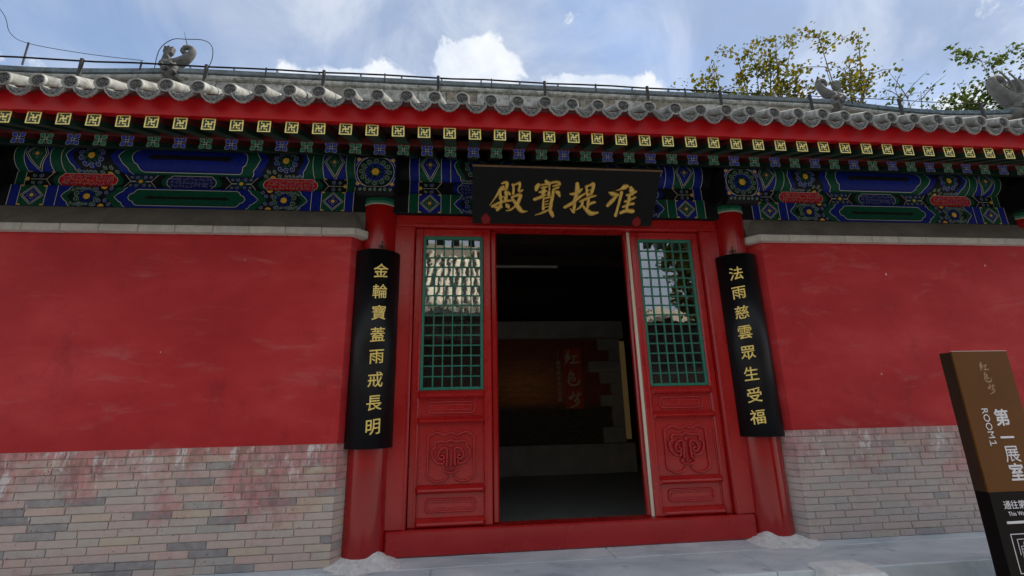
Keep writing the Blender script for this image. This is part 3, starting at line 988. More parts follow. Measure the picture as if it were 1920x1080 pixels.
def cartouche(p, x0, x1, H, fill, border, line, layer, seed, scroll, flip=False):
    m, hw = (x0 + x1) / 2, (x1 - x0) / 2
    for k, (c, ex) in enumerate(((border, 0.045), (fill, 0.0))):
        e = scallop(hw + ex - 0.05, hw + ex, H, 0.02 * H)
        pts = [(m + a, b_) for a, b_ in e] + [(m - a, b_) for a, b_ in e[::-1]]
        p.poly(pts, c, layer + k)
        if k:
            p.line(pts, 0.0045, 'pat_white', layer + 2, True)
    scrollwork(p, x0 + 0.03, x1 - 0.03, H, scroll, layer + 3, seed)
def paint_board(p, H, centre, L):
    W, K, G = 'pat_white', 'pat_black', 'pat_gold'
    for s in (-1, 1):
        if centre:
            lo, hi = 1.06, L
        else:
            lo, hi = None, None
            cartouche(p, min(s * 0.60, s * 1.07), max(s * 0.60, s * 1.07), H, 'pat_red', 'pat_green', W, 1, 5 if s > 0 else 6, 'pat_pale')
            # waisted lines with a small flower
            c = s * 0.415
            p.poly([(c - 0.13, 0), (c + 0.13, 0), (c + 0.06, 0.40 * H), (c - 0.06, 0.40 * H)], 'pat_indigo', 0.6)
            p.poly([(c - 0.13, H), (c + 0.13, H), (c + 0.06, 0.60 * H), (c - 0.06, 0.60 * H)], 'pat_indigo', 0.6)
            for sg in (-1, 1):
                p.line([(c + sg * 0.135, 0), (c + sg * 0.085, 0.47 * H), (c + sg * 0.02, 0.49 * H)], 0.0040, W, 3)
                p.line([(c + sg * 0.135, H), (c + sg * 0.085, 0.53 * H), (c + sg * 0.02, 0.51 * H)], 0.0040, W, 3)
                for vv in (0.2, 0.8):
                    p.curl(c + sg * 0.034, vv * H, 0.017, 1.0, sg, 'pat_blue', 2)
                    p.curl(c + sg * 0.075, vv * H, 0.013, 2.0, -sg, 'pat_green', 2)
            for k in range(4):
                a = 1.5708 * k
                p.disc(c + 0.024 * math.cos(a), H / 2 + 0.024 * math.sin(a), 0.016, 'pat_green', 4, 8)
            p.disc(c, H / 2, 0.017, G, 5, 12)
        # outer end
        c = s * 1.255
        for vv in (0.24, 0.76):
            p.curl(c - s * 0.045, vv * H, 0.02, 1.0, s, 'pat_blue', 2)
            p.curl(c + s * 0.005, vv * H, 0.016, 2.0, -s, 'pat_green', 2)
        p.line([(c - s * 0.14, 0), (c - s * 0.09, 0.5 * H), (c + s * 0.03, 0.5 * H)], 0.0040, W, 3)
        p.line([(c - s * 0.14, H), (c - s * 0.09, 0.5 * H)], 0.0040, W, 3)
        p.disc(c + s * 0.055, H / 2, 0.018, G, 4, 10)
        f = [(s * 1.322, 0), (s * L, 0), (s * L, H), (s * 1.322, H)]
        p.poly(f, 'pat_blue' if centre else 'pat_green', 4)
        p.vline(s * 1.325, 0, H, 0.0046, W, 5)
        p.vline(s * (L - 0.003), 0, H, 0.0046, W, 5)
    if centre:
        cartouche(p, -0.97, 0.97, H, 'pat_indigo', 'pat_blue', W, 1, 9, 'pat_lilac')
    else:
        cartouche(p, -0.205, 0.205, H, 'pat_indigo', 'pat_green', W, 1, 9, 'pat_lilac')
PR, PZ = 0.142, 3.262
for cx, A1, B1, A2, B2, L, ctr in ((-3.2925, 'pat_blue', 'pat_green', 'pat_green', 'pat_blue', 1.40, False), (0.0, 'pat_green', 'pat_blue', 'pat_blue', 'pat_green', 1.41, True), (3.2925, 'pat_blue', 'pat_green', 'pat_green', 'pat_blue', 1.40, False), (-6.5475, 'pat_green', 'pat_blue', 'pat_blue', 'pat_green', 1.40, False), (6.5475, 'pat_green', 'pat_blue', 'pat_blue', 'pat_green', 1.40, False)):
    half = 1.6275 if not ctr else 1.665
    # square tie beam
    b = B('pat_black').cbox(cx - half + 0.02, cx + half - 0.02, -0.10, 0.10, 2.801, 2.992, 0.004)
    paint_beam(Paint(b, lambda u, v, k: (cx + u, -0.1008 - k * STEP, 2.803 + v)), 0.187, A2, B2, L)
    obj('tie_beam', b, hall, recalc=False)
    # board between
    b = B('pat_black').box(cx - half + 0.02, cx + half - 0.02, -0.075, 0.06, 2.992, 3.124)
    paint_board(Paint(b, lambda u, v, k: (cx + u, -0.0758 - k * STEP, 2.994 + v)), 0.128, ctr, L)
    obj('infill_board', b, hall, recalc=False)
    # round purlin
    b = B('pat_black')
    n = 28
    vs_ = [(cx + sx * (half - 0.001), PR * math.sin(6.2832 * k / n), PZ + PR * math.cos(6.2832 * k / n)) for sx in (-1, 1) for k in range(n)]
    b.add(vs_, [(k, (k + 1) % n, n + (k + 1) % n, n + k) for k in range(n)], 'pat_black', True)
    H = 0.31
    def cyl(u, v, k, cx=cx):
        a = R_(-66 + 132 * v / H)
        r = PR + 0.0012 + k * STEP
        return (cx + u, -r * math.cos(a), PZ + r * math.sin(a))
    paint_beam(Paint(b, cyl, [H * k / 12 for k in range(13)]), H, A1, B1, L)
    obj('purlin', b, hall, recalc=False)
for s in (-1, 1):
    e0, e1 = sorted((s * 8.176, s * 8.7))
    obj('tie_beam', B('pat_black').box(e0, e1, -0.10, 0.10, 2.801, 3.4), hall)
# beam ends over the columns
for cx in CX:
    b = B('pat_black')
    x0, x1, yf = cx - 0.168, cx + 0.168, -0.345
    b.box(x0, x1, yf, 0.1, 2.928, 3.205)
    b.prism([(yf + 0.003, 2.930), (yf + 0.012, 2.895), (yf + 0.035, 2.872), (yf + 0.07, 2.868), (yf + 0.10, 2.890), (yf + 0.12, 2.930)], cx - 0.155, cx + 0.155, 'x')
    p = Paint(b, lambda u, v, k: (cx + u, yf - 0.0008 - k * STEP, 3.0665 + v))
    p.poly([(-0.168, -0.137), (0.168, -0.137), (0.168, 0.137), (-0.168, 0.137)], 'pat_blue', 0.3)
    p.disc(0, 0, 0.158, 'pat_white', 1, 28, -0.136, 0.136)
    p.disc(0, 0, 0.153, 'pat_black', 2, 28, -0.134, 0.134)
    for k in range(12):
        a = 6.2832 * k / 12
        p.curl(0.118 * math.cos(a), 0.106 * math.sin(a), 0.027, a + 2, 1, 'pat_green', 3, 0.0045, 'pat_pale')
    for k in range(9):
        a = 6.2832 * k / 9
        p.disc(0.070 * math.cos(a), 0.070 * math.sin(a), 0.021, 'pat_blue', 5, 9)
        p.line([(0.070 * math.cos(a) + 0.019 * math.cos(a + q), 0.070 * math.sin(a) + 0.019 * math.sin(a + q)) for q in (-1.4, -0.7, 0, 0.7, 1.4)], 0.004, 'pat_lilac', 6)
    for k in range(6):
        a = 6.2832 * k / 6
        p.disc(0.042 * math.cos(a), 0.042 * math.sin(a), 0.014, 'pat_green', 6, 8)
    p.disc(0, 0, 0.032, 'pat_gold', 8, 16)
    for sx in (-1, 1):
        for sz in (-1, 1):
            p.disc(sx * 0.143, sz * 0.114, 0.017, 'pat_gold', 5, 10)
            p.line([(sx * 0.166, sz * 0.05), (sx * 0.150, sz * 0.09), (sx * 0.12, sz * 0.116), (sx * 0.07, sz * 0.136)], 0.004, 'pat_white', 4)
    # curls on the rounded underside lip
    p = Paint(b, lambda u, v, k: (cx + u, yf + 0.003 + 0.012 * max(0, (2.930 - v) / 0.035) - 0.003 - k * STEP, v))
    for k in range(7):
        p.curl(-0.126 + 0.042 * k, 2.908, 0.014, 1.0, 1 if k % 2 else -1, 'pat_green', 1, 0.0035)
    obj('beam_end', b, hall, recalc=False)

# ------------------------------------------------------------------ door frame and leaves
fr = -0.062
obj('threshold', B('paint_red').cbox(-1.50, 1.50, fr - 0.012, 0.10, 0.0, 0.186, 0.012), hall)
obj('door_head', B('paint_red').cbox(-1.52, 1.52, fr, 0.10, 2.692, 2.80, 0.006), hall)
for s in (-1, 1):
    e0, e1 = sorted((s * 1.348, s * 1.53))
    obj('jamb', B('paint_red').cbox(e0, e1, fr + 0.003, 0.10, 0.187, 2.691, 0.008), hall)
    # fillet strip along the opening of the jamb
    e0, e1 = sorted((s * 1.352, s * 1.372))
    obj('jamb_bead', B('paint_red').cbox(e0, e1, fr - 0.006, fr + 0.01, 0.188, 2.69, 0.004), hall)
obj('door_head_bead', B('paint_red').cbox(-1.372, 1.372, fr - 0.009, fr + 0.006, 2.694, 2.716, 0.004), hall)

ORN = {'outer': [(-1031, 566), (-1048, 539), (-1089, 521), (-1137, 523), (-1166, 538), (-1190, 549), (-1199, 572), (-1195, 628), (-1193, 741), (-1194, 850), (-1186, 873), (-1156, 884), (-1138, 898), (-1102, 894), (-1071, 878), (-1035, 883), (-1007, 897)],
       'cloud': [(-1062, 686), (-1068, 657), (-1098, 658), (-1122, 665), (-1152, 700), (-1162, 740), (-1154, 768), (-1133, 779), (-1136, 808), (-1119, 827), (-1077, 826), (-1041, 825), (-1007, 839)],
       'scroll': [(-1087, 715), (-1069, 720), (-1060, 702), (-1080, 689), (-1105, 704), (-1108, 732), (-1094, 761), (-1070, 777), (-1046, 776), (-1037, 753), (-1039, 702), (-1041, 634)],
       'knot': [(-1050, 629), (-1067, 612), (-1049, 595), (-1025, 588), (-1007, 585)]}
def rail(b, x0, x1, z0, z1, y, d, mat):
    """horizontal moulding with sloped top and bottom faces and mitred ends"""
    h = z1 - z0
    pr = [(y + 0.01, z0), (y, z0), (y - d * 0.55, z0 + h * 0.12), (y - d, z0 + h * 0.34), (y - d, z0 + h * 0.52), (y - d * 0.92, z0 + h * 0.58), (y, z1), (y + 0.01, z1)]
    vs_ = []
    for sx, xe in ((1, x0), (-1, x1)):
        for yy, zz_ in pr:
            vs_.append((xe + sx * max(0, y - yy) * 0.8, yy, zz_))
    n = len(pr)
    b.add(vs_, [(i, (i + 1) % n, n + (i + 1) % n, n + i) for i in range(n)] + [tuple(range(n)), tuple(range(2 * n - 1, n - 1, -1))], mat)
def capsule(x0, x1, z0, z1, n=6):
    r = (z1 - z0) * 0.32
    pts = []
    for cx, cz, a0 in ((x1 - r, z0 + r, -90), (x1 - r, z1 - r, 0), (x0 + r, z1 - r, 90), (x0 + r, z0 + r, 180)):
        for k in range(n + 1):
            a = R_(a0 + 90 * k / n)
            pts.append((cx + r * math.cos(a), cz + r * math.sin(a)))
    return pts
def rope(b, pts, w, h, y, mat, closed=False):
    """rounded raised moulding lying on the panel"""
    prof = [(-0.5, 0.25), (-0.42, -0.55), (-0.2, -0.95), (0, -1.0), (0.2, -0.95), (0.42, -0.55), (0.5, 0.25)]
    n, k = len(pts), len(prof)
    vs_, fs = [], []
    for i, p in enumerate(pts):
        a = pts[i - 1] if (i or closed) else p
        c = pts[(i + 1) % n] if (i < n - 1 or closed) else p
        t = Vector((c[0] - a[0], c[1] - a[1])); t = t.normalized() if t.length > 1e-9 else Vector((1, 0))
        for u, d in prof:
            vs_.append((p[0] - t.y * u * w, y + d * h, p[1] + t.x * u * w))
    for i in range(n if closed else n - 1):
        for j in range(k - 1):
            q = (i + 1) % n
            fs.append((i * k + j, i * k + j + 1, q * k + j + 1, q * k + j))
    if not closed:
        fs += [tuple(range(k)), tuple(range((n - 1) * k, n * k))]
    b.add(vs_, fs, mat, True)
LX0, LX1 = -1.345, -0.668        # left leaf
def build_door_leaf():
    """left fixed leaf at its own place, meshes relative to its foot"""
    leaf = empty('door_leaf', (0, 0, 0), hall)
    R = 'paint_red'
    y0, y1 = -0.012, 0.040
    for x0, x1, nm in ((LX0, LX0 + 0.068, 'stile'), (LX1 - 0.068, LX1, 'stile')):
        b = B(R).cbox(x0, x1, y0, y1, 0.187, 2.688, 0.006)
        inn = x1 if x0 == LX0 else x0
        sg = 1 if x0 == LX0 else -1
        b.cbox(min(inn - sg * 0.022, inn - sg * 0.006), max(inn - sg * 0.022, inn - sg * 0.006), y0 - 0.006, y0 + 0.01, 0.19, 2.64, 0.003)
        obj('stile', b, leaf)
    X0, X1 = LX0 + 0.068, LX1 - 0.068
    obj('rail', B(R).cbox(X0, X1, y0 + 0.001, y1, 2.622, 2.688, 0.006), leaf)
    for z0, z1 in ((1.172, 1.236), (0.968, 1.022), (0.432, 0.494), (0.187, 0.252)):
        b = B(R).box(X0, X1, y0 + 0.012, y1, z0, z1)
        rail(b, X0 - 0.012, X1 + 0.012, z0, z1, y0 + 0.004, 0.032, R)
        obj('rail', b, leaf)
    for z0, z1 in ((1.022, 1.172), (0.494, 0.968), (0.252, 0.432)):
        b = B(R).box(X0, X1, 0.012, 0.030, z0, z1)
        for q in (0, 1):      # edge bead
            b.cbox(X0 if not q else X1 - 0.010, X0 + 0.010 if not q else X1, 0.002, 0.016, z0, z1, 0.003)
        pan = obj('panel', b, leaf)
        b = B(R)
        if z1 - z0 < 0.3:
            c = (z0 + z1) / 2
            rope(b, capsule(-1.205, -0.812, c - 0.045, c + 0.045), 0.018, 0.015, 0.012, R, True)
            rope(b, capsule(-1.182, -0.835, c - 0.020, c + 0.020), 0.010, 0.006, 0.012, R, True)
            nm = 'carved_border'
        else:
            M = 1007
            for nm_, w, h in (('outer', 0.023, 0.022), ('cloud', 0.025, 0.026), ('scroll', 0.026, 0.030), ('knot', 0.022, 0.027)):
                h_ = [(x / 1000, z / 1000) for x, z in smooth_path(ORN[nm_], 4)]
                mirror = [((-2 * M / 1000) - x, z) for x, z in h_]
                if nm_ == 'scroll':
                    rope(b, h_, w, h, 0.012, R); rope(b, mirror, w, h, 0.012, R)
                else:
                    rope(b, h_ + mirror[::-1][1:], w, h, 0.012, R)
            rope(b, [(-1.028, 0.642), (-1.007, 0.650), (-0.986, 0.642)], 0.018, 0.015, 0.012, R)
            rope(b, [(-1.026, 0.607), (-0.988, 0.607), (-0.988, 0.624), (-1.026, 0.624)], 0.010, 0.012, 0.012, R, True)
            rope(b, [(-1.020, 0.66), (-1.020, 0.755)], 0.008, 0.008, 0.012, R)
            rope(b, [(-0.994, 0.66), (-0.994, 0.755)], 0.008, 0.008, 0.012, R)
            b.blob((-1.007, 0.006, 0.790), (0.017, 0.014, 0.017), 1, 0.0, R)
            nm = 'carved_cloud'
        obj(nm, b, leaf)
    # lattice
    G = 'lattice_green'
    x0, x1, z0, z1 = X0 + 0.001, X1 - 0.001, 1.238, 2.621
    w = 0.026
    for a, c, d, e in ((x0, x0 + w, z0, z1), (x1 - w, x1, z0, z1), (x0 + w, x1 - w, z0, z0 + w), (x0 + w, x1 - w, z1 - w, z1)):
        obj('lattice_frame', B(G).cbox(a, c, -0.002, 0.030, d, e, 0.003), leaf)
    ix0, ix1, iz0, iz1 = x0 + w, x1 - w, z0 + w, z1 - w
    NX, NZ, bw = 6, 15, 0.0118
    sx, sz = (ix1 - ix0) / NX, (iz1 - iz0) / NZ
    vb = B(G).cbox(-bw / 2, bw / 2, 0.003, 0.024, iz0, iz1, 0.0035).mesh('lattice_bar')
    hb = B(G).cbox(ix0, ix1, 0.0055, 0.022, -bw / 2, bw / 2, 0.0035).mesh('lattice_bar')
    for i in range(1, NX):
        link('lattice_bar', vb, leaf, (ix0 + i * sx, 0, 0))
    for j in range(1, NZ):
        link('lattice_bar', hb, leaf, (0, 0, iz0 + j * sz))
    gp = B('pane_glass').box(-sx / 2 + 0.001, sx / 2 - 0.001, 0, 0.003, -sz / 2 + 0.001, sz / 2 - 0.001).mesh('pane')
    rnd = random.Random(5)
    for i in range(NX):
        for j in range(NZ):
            link('pane', gp, leaf, (ix0 + (i + 0.5) * sx, 0.016, iz0 + (j + 0.5) * sz), (rnd.gauss(0, 0.0022), 0, rnd.gauss(0, 0.0022)))
    return leaf
def copy_tree(o, parent):
    c = o.copy()
    COL.objects.link(c)
    c.parent = parent
    for ch in list(o.children):
        copy_tree(ch, c)
    return c
leafL = build_door_leaf()
leafR = copy_tree(leafL, hall)
leafR.location = (-(LX0 + LX1), 0, 0)
# the two middle leaves stand folded back inside, edges showing in the opening
for s in (-1, 1):
    fold = copy_tree(leafL, hall)
    for ch in list(fold.children):
        if ch.name.split('.')[0] in ('pane', 'carved_cloud', 'carved_border'):
            bpy.data.objects.remove(ch)
    ang = R_(158)
    # hinge: local point (LX1 or LX0) goes to (s*0.655, 0.075)
    hx = LX0 if s > 0 else LX1
    th = -R_(18) if s < 0 else R_(18)
    ca, sa = math.cos(th), math.sin(th)
    fold.rotation_euler.z = th
    fold.location = (s * 0.655 - ca * hx, 0.085 - sa * hx, 0.0)
    e0, e1 = sorted((s * 0.612, s * 0.667))
    obj('stile', B('paint_red_gloss').cbox(e0, e1, 0.012, 0.075, 0.187, 2.69, 0.012), hall)
    if s > 0:
        obj('weather_strip', B('cream_strip').cbox(0.640, 0.6665, -0.004, 0.0115, 0.188, 2.688, 0.002), hall)

# ------------------------------------------------------------------ roof
RY0, RY1, RZ0 = -1.18, 2.4, 3.150
def roof_z(y):
    t = (y - RY0) / (RY1 - RY0)
    return RZ0 + (RY1 - RY0) * (0.52 * t + 0.185 * t * t)
HALF = 9.25
ys = [RY0 + 0.16 + (RY1 - RY0 - 0.16) * k / 16 for k in range(17)]
b = B('tile_grey')
top = [(y, roof_z(y) - 0.005) for y in ys] + [(2 * RY1 - y, roof_z(y) - 0.005) for y in ys[::-1][1:]]
bot = [(y, z - 0.045) for y, z in top]
b.prism(top + bot[::-1], -HALF, HALF, 'x')
roof = obj('roof', b, hall)
# soffit boarding above the rafters
b = B('soffit')
def zr(y):   # underside line of the round of eave rafters
    return 3.018 - 0.043 + 0.544 * (y + 0.79)
def zf(y):   # underside of the flying rafters
    return 2.978 - 0.043 + 0.42 * (y + 1.10)
pts = [(-1.10, 3.026), (-0.80, 3.026 + 0.30 * 0.42), (-0.80, 3.19), (-1.10, 3.06)]
b.prism(pts, -HALF + 0.3, HALF - 0.3, 'x')
pts = [(-0.785, zr(-0.785) + 0.088), (0.35, zr(0.35) + 0.088), (0.35, zr(0.35) + 0.12), (-0.785, zr(-0.785) + 0.12)]
b.prism(pts, -HALF + 0.3, HALF - 0.3, 'x')
obj('soffit_board', b, roof)
obj('lower_eave_board', B('paint_red_dull').prism([(-0.815, 3.052), (-0.755, 3.072), (-0.755, 3.118), (-0.815, 3.100)], -HALF + 0.3, HALF - 0.3, 'x'), roof)
obj('eave_board', B('paint_red_board').prism([(-1.125, 3.023), (-1.07, 3.03), (-1.07, 3.17), (-1.135, 3.150)], -HALF + 0.2, HALF - 0.2, 'x'), roof)
obj('tile_batten', B('paint_red_dull').prism([(-1.145, 3.1505), (-1.08, 3.1505), (-1.08, 3.175), (-1.16, 3.172)], -HALF + 0.2, HALF - 0.2, 'x'), roof)

# flying rafters with gilded fret ends
def rafter_mesh(kind):
    b = B('paint_red_dull')
    h = 0.043
    if kind == 'fly':
        L, sl = 0.36, 0.42
    else:
        L, sl = 1.05, 0.544
    v = [(-h, 0, -h), (h, 0, -h), (h, 0, h), (-h, 0, h), (-h, L, -h + L * sl), (h, L, -h + L * sl), (h, L, h + L * sl), (-h, L, h + L * sl)]
    b.add(v, [(0, 1, 2, 3), (4, 7, 6, 5)], 'pat_black')
    b.add(v, [(0, 4, 5, 1)], 'rafter_green')
    b.add(v, [(3, 2, 6, 7)], 'paint_red_dull')
    # green lower half of the cheeks, red above
    for sx in (-1, 1):
        x = sx * h
        q = [(x, 0, -h), (x, L, -h + L * sl), (x, L, L * sl), (x, 0, 0), (x, L, h + L * sl), (x, 0, h)]
        b.add(q, [(0, 1, 2, 3) if sx > 0 else (3, 2, 1, 0)], 'rafter_green')
        b.add(q, [(3, 2, 4, 5) if sx > 0 else (5, 4, 2, 3)], 'paint_red_dull')
    p = Paint(b, lambda u, v_, k: (u, -0.0006 - k * 0.0012, v_))
    def rect(x0, x1, t0, t1, mat, k):     # in fractions of the face, t from the top
        p.poly([(-h + 2 * h * x0, h - 2 * h * t1), (-h + 2 * h * x1, h - 2 * h * t1), (-h + 2 * h * x1, h - 2 * h * t0), (-h + 2 * h * x0, h - 2 * h * t0)], mat, k)
    if kind == 'fly':
        rect(0, 1, 0, 1, 'gold_leaf', 0.5)
        g_ = 0.004
        for x0, x1, t0, t1 in ((.11, .25, .09, .73), (.25, .41, .31, .43), (.33, .89, .09, .23), (.53, .66, .23, .43), (.77, .90, .35, .91), (.55, .77, .58, .69), (.11, .68, .78, .91), (.34, .47, .56, .78)):
            rect(x0 - g_, x1 + g_, t0 - g_, t1 + g_, 'rafter_green', 1.5)
    else:
        colr = {'blue': 'flower_blue', 'green': 'flower_green'}[kind]
        for k in range(4):
            a = 0.7854 + 1.5708 * k
            ca, sa = math.cos(a), math.sin(a)
            pet = [(0.014, 0.0), (0.022, 0.012), (0.036, 0.017), (0.051, 0.010), (0.0575, 0.0), (0.051, -0.010), (0.036, -0.017), (0.022, -0.012)]
            P = [(u * ca - w * sa, u * sa + w * ca) for u, w in pet]
            p.poly(P, colr, 1)
            p.line(P, 0.0026, 'pat_white', 2, True)
            a2 = 1.5708 * k
            p.disc(0.037 * math.cos(a2), 0.037 * math.sin(a2), 0.0035, 'pat_white', 1, 6)
        p.disc(0, 0, 0.0135, 'pat_white', 3, 12)
        p.disc(0, 0, 0.0095, colr, 4, 12)
    return b.mesh('rafter')
m_fly, m_blue, m_green = rafter_mesh('fly'), rafter_mesh('blue'), rafter_mesh('green')
rnd = random.Random(31)
for k in range(-20, 63):
    x = -3.876 + 0.1792 * k
    link('flying_rafter', m_fly, roof, (x, -1.10 + rnd.uniform(-0.003, 0.003), 2.978 + rnd.uniform(-0.002, 0.002)), (0, rnd.uniform(-0.02, 0.02), 0))
    x = -4.060 + 0.1792 * k
    link('rafter', m_blue if k % 2 == 0 else m_green, roof, (x, -0.79 + rnd.uniform(-0.003, 0.003), 3.018 + rnd.uniform(-0.002, 0.002)), (0, rnd.uniform(-0.02, 0.02), 0))

# eave tiles
SL = 0.53
def round_tile():
    b = B('tile_grey')
    n, r = 22, 0.0490
    prof = [(0.0, r * 0.76, 0.008), (0.0, r * 0.80, -0.001), (0.0, r * 0.98, -0.004), (0.0, r * 1.04, 0.003), (0.0, r * 1.0, 0.014), (0.0, r * 0.97, 0.10), (0.0, r * 0.97, 0.34)]
    vs_, fs = [], []
    for _, rr, y in prof:
        for k in range(n):
            a = 6.2832 * k / n
            vs_.append((rr * math.cos(a), y, rr * math.sin(a) + max(0, y) * SL))
    for i in range(len(prof) - 1):
        for k in range(n):
            fs.append((i * n + k, (i + 1) * n + k, (i + 1) * n + (k + 1) % n, i * n + (k + 1) % n))
    b.add(vs_[:5 * n], fs[:4 * n], 'tile_rim', True)
    b.add(vs_, fs[4 * n:], 'tile_grey', True)
    # pressed face, slightly domed, with a beast-mask relief
    rings = [(0.76, 0.008), (0.6, 0.0045), (0.35, 0.003), (0.0, 0.002)]
    vs_, fs = [], []
    for rr, y in rings[:-1]:
        vs_ += [(r * rr * math.cos(6.2832 * k / n), y, r * rr * math.sin(6.2832 * k / n)) for k in range(n)]
    vs_.append((0, 0.002, 0))
    for i in range(2):
        for k in range(n):
            fs.append((i * n + k, (i + 1) * n + k, (i + 1) * n + (k + 1) % n, i * n + (k + 1) % n))
    fs += [(2 * n + k, 3 * n, 2 * n + (k + 1) % n) for k in range(n)]
    b.add(vs_, fs, 'tile_relief', True)
    for x, z, q in ((-0.012, 0.010, 0.007), (0.012, 0.010, 0.007), (0, -0.002, 0.008), (-0.014, -0.012, 0.006), (0.014, -0.012, 0.006), (0, -0.018, 0.008), (-0.021, 0.0, 0.005), (0.021, 0.0, 0.005), (0, 0.022, 0.006)):
        b.blob((x, 0.002, z), (q, 0.006, q * 0.8), 3, 0.2, 'tile_relief', 7, 5)
    me = b.mesh('round_tile'); fix_normals(me); return me
def drip_tile():
    b = B('tile_grey')
    n, hw = 18, 0.074
    def up(u): return -0.018 - 0.026 * (1 - u * u)
    def lo(u): return -0.018 - 0.026 * (1 - u * u) - 0.016 - 0.030 * (1 - abs(u) ** 2.2) - 0.0055 * abs(math.sin(u * 9.4))
    for off, mat, y in ((0.0, 'tile_rim', 0.0), (1.0, 'tile_relief', -0.0015)):
        vs_, fs = [], []
        for k in range(n + 1):
            u = -1 + 2 * k / n
            a, c = up(u), lo(u)
            if off:
                u2 = u * 0.86
                m_, h_ = (a + c) / 2, (a - c) / 2 * 0.70
                vs_ += [(hw * u2, y - 0.002, m_ + h_), (hw * u2, y - 0.002, m_ - h_)]
            else:
                vs_ += [(hw * u, y, a), (hw * u, y, c), (hw * u, y + 0.014, a), (hw * u, y + 0.014, c)]
        if off:
            fs = [(2 * k, 2 * k + 1, 2 * k + 3, 2 * k + 2) for k in range(n)]
        else:
            for k in range(n):
                a, c = 4 * k, 4 * k + 4
                fs += [(a, a + 1, c + 1, c), (a + 2, c + 2, c + 3, a + 3), (a + 1, a + 3, c + 3, c + 1), (a, c, c + 2, a + 2)]
            fs += [(0, 2, 3, 1), (4 * n, 4 * n + 1, 4 * n + 3, 4 * n + 2)]
        b.add(vs_, fs, mat, False)
    # trough behind the lip
    vs_, fs = [], []
    for i, y in enumerate((0.004, 0.34)):
        for k in range(n + 1):
            u = -1 + 2 * k / n
            vs_.append((hw * u, y, up(u) - 0.002 + y * SL)); vs_.append((hw * u, y, up(u) - 0.014 + y * SL))
    w = 2 * (n + 1)
    for k in range(n):
        fs += [(2 * k, 2 * k + 2, w + 2 * k + 2, w + 2 * k), (2 * k + 1, w + 2 * k + 1, w + 2 * k + 3, 2 * k + 3)]
    b.add(vs_, fs, 'tile_grey', True)
    me = b.mesh('drip_tile'); fix_normals(me); return me
m_rt, m_dt = round_tile(), drip_tile()
TP, TX = 0.1948, -3.838
rows = []
for k in range(-26, 67):
    x = TX + TP * k
    if abs(x) > HALF - 0.05:
        continue
    link('round_tile', m_rt, roof, (x + rnd.uniform(-0.005, 0.005), -1.20 + rnd.uniform(-0.008, 0.006), 3.192 + rnd.uniform(-0.004, 0.004)), (rnd.uniform(-0.04, 0.04), rnd.uniform(-3.1, 3.1) * 0 + rnd.uniform(-0.1, 0.1), rnd.uniform(-0.05, 0.05)))
    link('drip_tile', m_dt, roof, (x + TP / 2 + rnd.uniform(-0.004, 0.004), -1.205 + rnd.uniform(-0.006, 0.005), 3.176 + rnd.uniform(-0.004, 0.003)), (rnd.uniform(-0.05, 0.05), rnd.uniform(-0.03, 0.03), 0))
    rows.append(x)
# courses further up the slope: real rolls, one object
b = B('tile_grey')
for x in rows:
    yy = [-0.90 + (RY1 - 0.05 + 0.90) * k / 9 for k in range(10)]
    b.tube([(x, y, roof_z(y) + 0.022) for y in yy], 0.040, 8, None, False)
    b.tube([(x, 2 * RY1 - y, roof_z(y) + 0.022) for y in yy], 0.040, 6, None, False)
tag(obj('tile_rolls', b, roof, recalc=False), kind='stuff')

# ridges
RY = 2.4
def ridge_profile(z_top):
    return [(0.085, 0, 'ridge_cap'), ]
def sweep_ridge(name, x0, x1, sag, n):
    """stack of ridge courses following a sagging line"""
    xs = [x0 + (x1 - x0) * k / n for k in range(n + 1)]
    dz_ = lambda x: -sag * math.sin(math.pi * (x - x0) / (x1 - x0))
    parts = [('ridge_cap', 'ridge_cap', [(-0.150, 6.134), (-0.172, 6.142), (-0.176, 6.205), (-0.12, 6.240), (0.12, 6.240), (0.176, 6.205), (0.172, 6.142), (0.150, 6.134)]),
             ('ridge_moulding', 'ridge_stone', [(-0.12, 6.048), (-0.155, 6.062), (-0.168, 6.09), (-0.155, 6.118), (-0.12, 6.132), (0.12, 6.132), (0.155, 6.118), (0.168, 6.09), (0.155, 6.062), (0.12, 6.048)]),
             ('ridge_core', 'ridge_panel', [(-0.10, 5.845), (-0.10, 6.05), (0.10, 6.05), (0.10, 5.845)]),
             ('ridge_moulding', 'ridge_stone', [(-0.12, 5.775), (-0.17, 5.79), (-0.18, 5.815), (-0.16, 5.84), (-0.12, 5.846), (0.12, 5.846), (0.16, 5.84), (0.18, 5.815), (0.17, 5.79), (0.12, 5.775)]),
             ('ridge_base', 'ridge_stone', [(-0.14, 5.45), (-0.14, 5.776), (0.14, 5.776), (0.14, 5.45)])]
    made = []
    for nm, mat, pr in parts:
        b = B(mat)
        vs_, fs = [], []
        k = len(pr)
        for x in xs:
            vs_ += [(x, RY + y, z - 0.115 + dz_(x)) for y, z in pr]
        for i in range(n):
            for j in range(k):
                fs.append((i * k + j, i * k + (j + 1) % k, (i + 1) * k + (j + 1) % k, (i + 1) * k + j))
        fs += [tuple(range(k)), tuple(range(n * k, n * k + k))]
        b.add(vs_, fs, mat, False)
        made.append(obj(nm, b, roof))
    return dz_
sweep_ridge('main', -5.2, 5.4, 0.0, 1)
rn = random.Random(3)
x = -5.1
while x < 5.3:                       # panels of the pierced course of the main ridge
    L = rn.uniform(0.42, 0.62)
    obj('ridge_panel', B('ridge_panel' if rn.random() < 0.5 else 'ridge_stone').cbox(x, min(x + L, 5.35) - 0.008, RY - 0.116 - rn.uniform(0, 0.012), RY - 0.09, 5.735, 5.929, 0.006), roof)
    x += L
sweep_ridge('side', -9.1, -5.2, 0.10, 16)
sweep_ridge('side', 5.4, 9.1, 0.11, 16)
x = -5.0
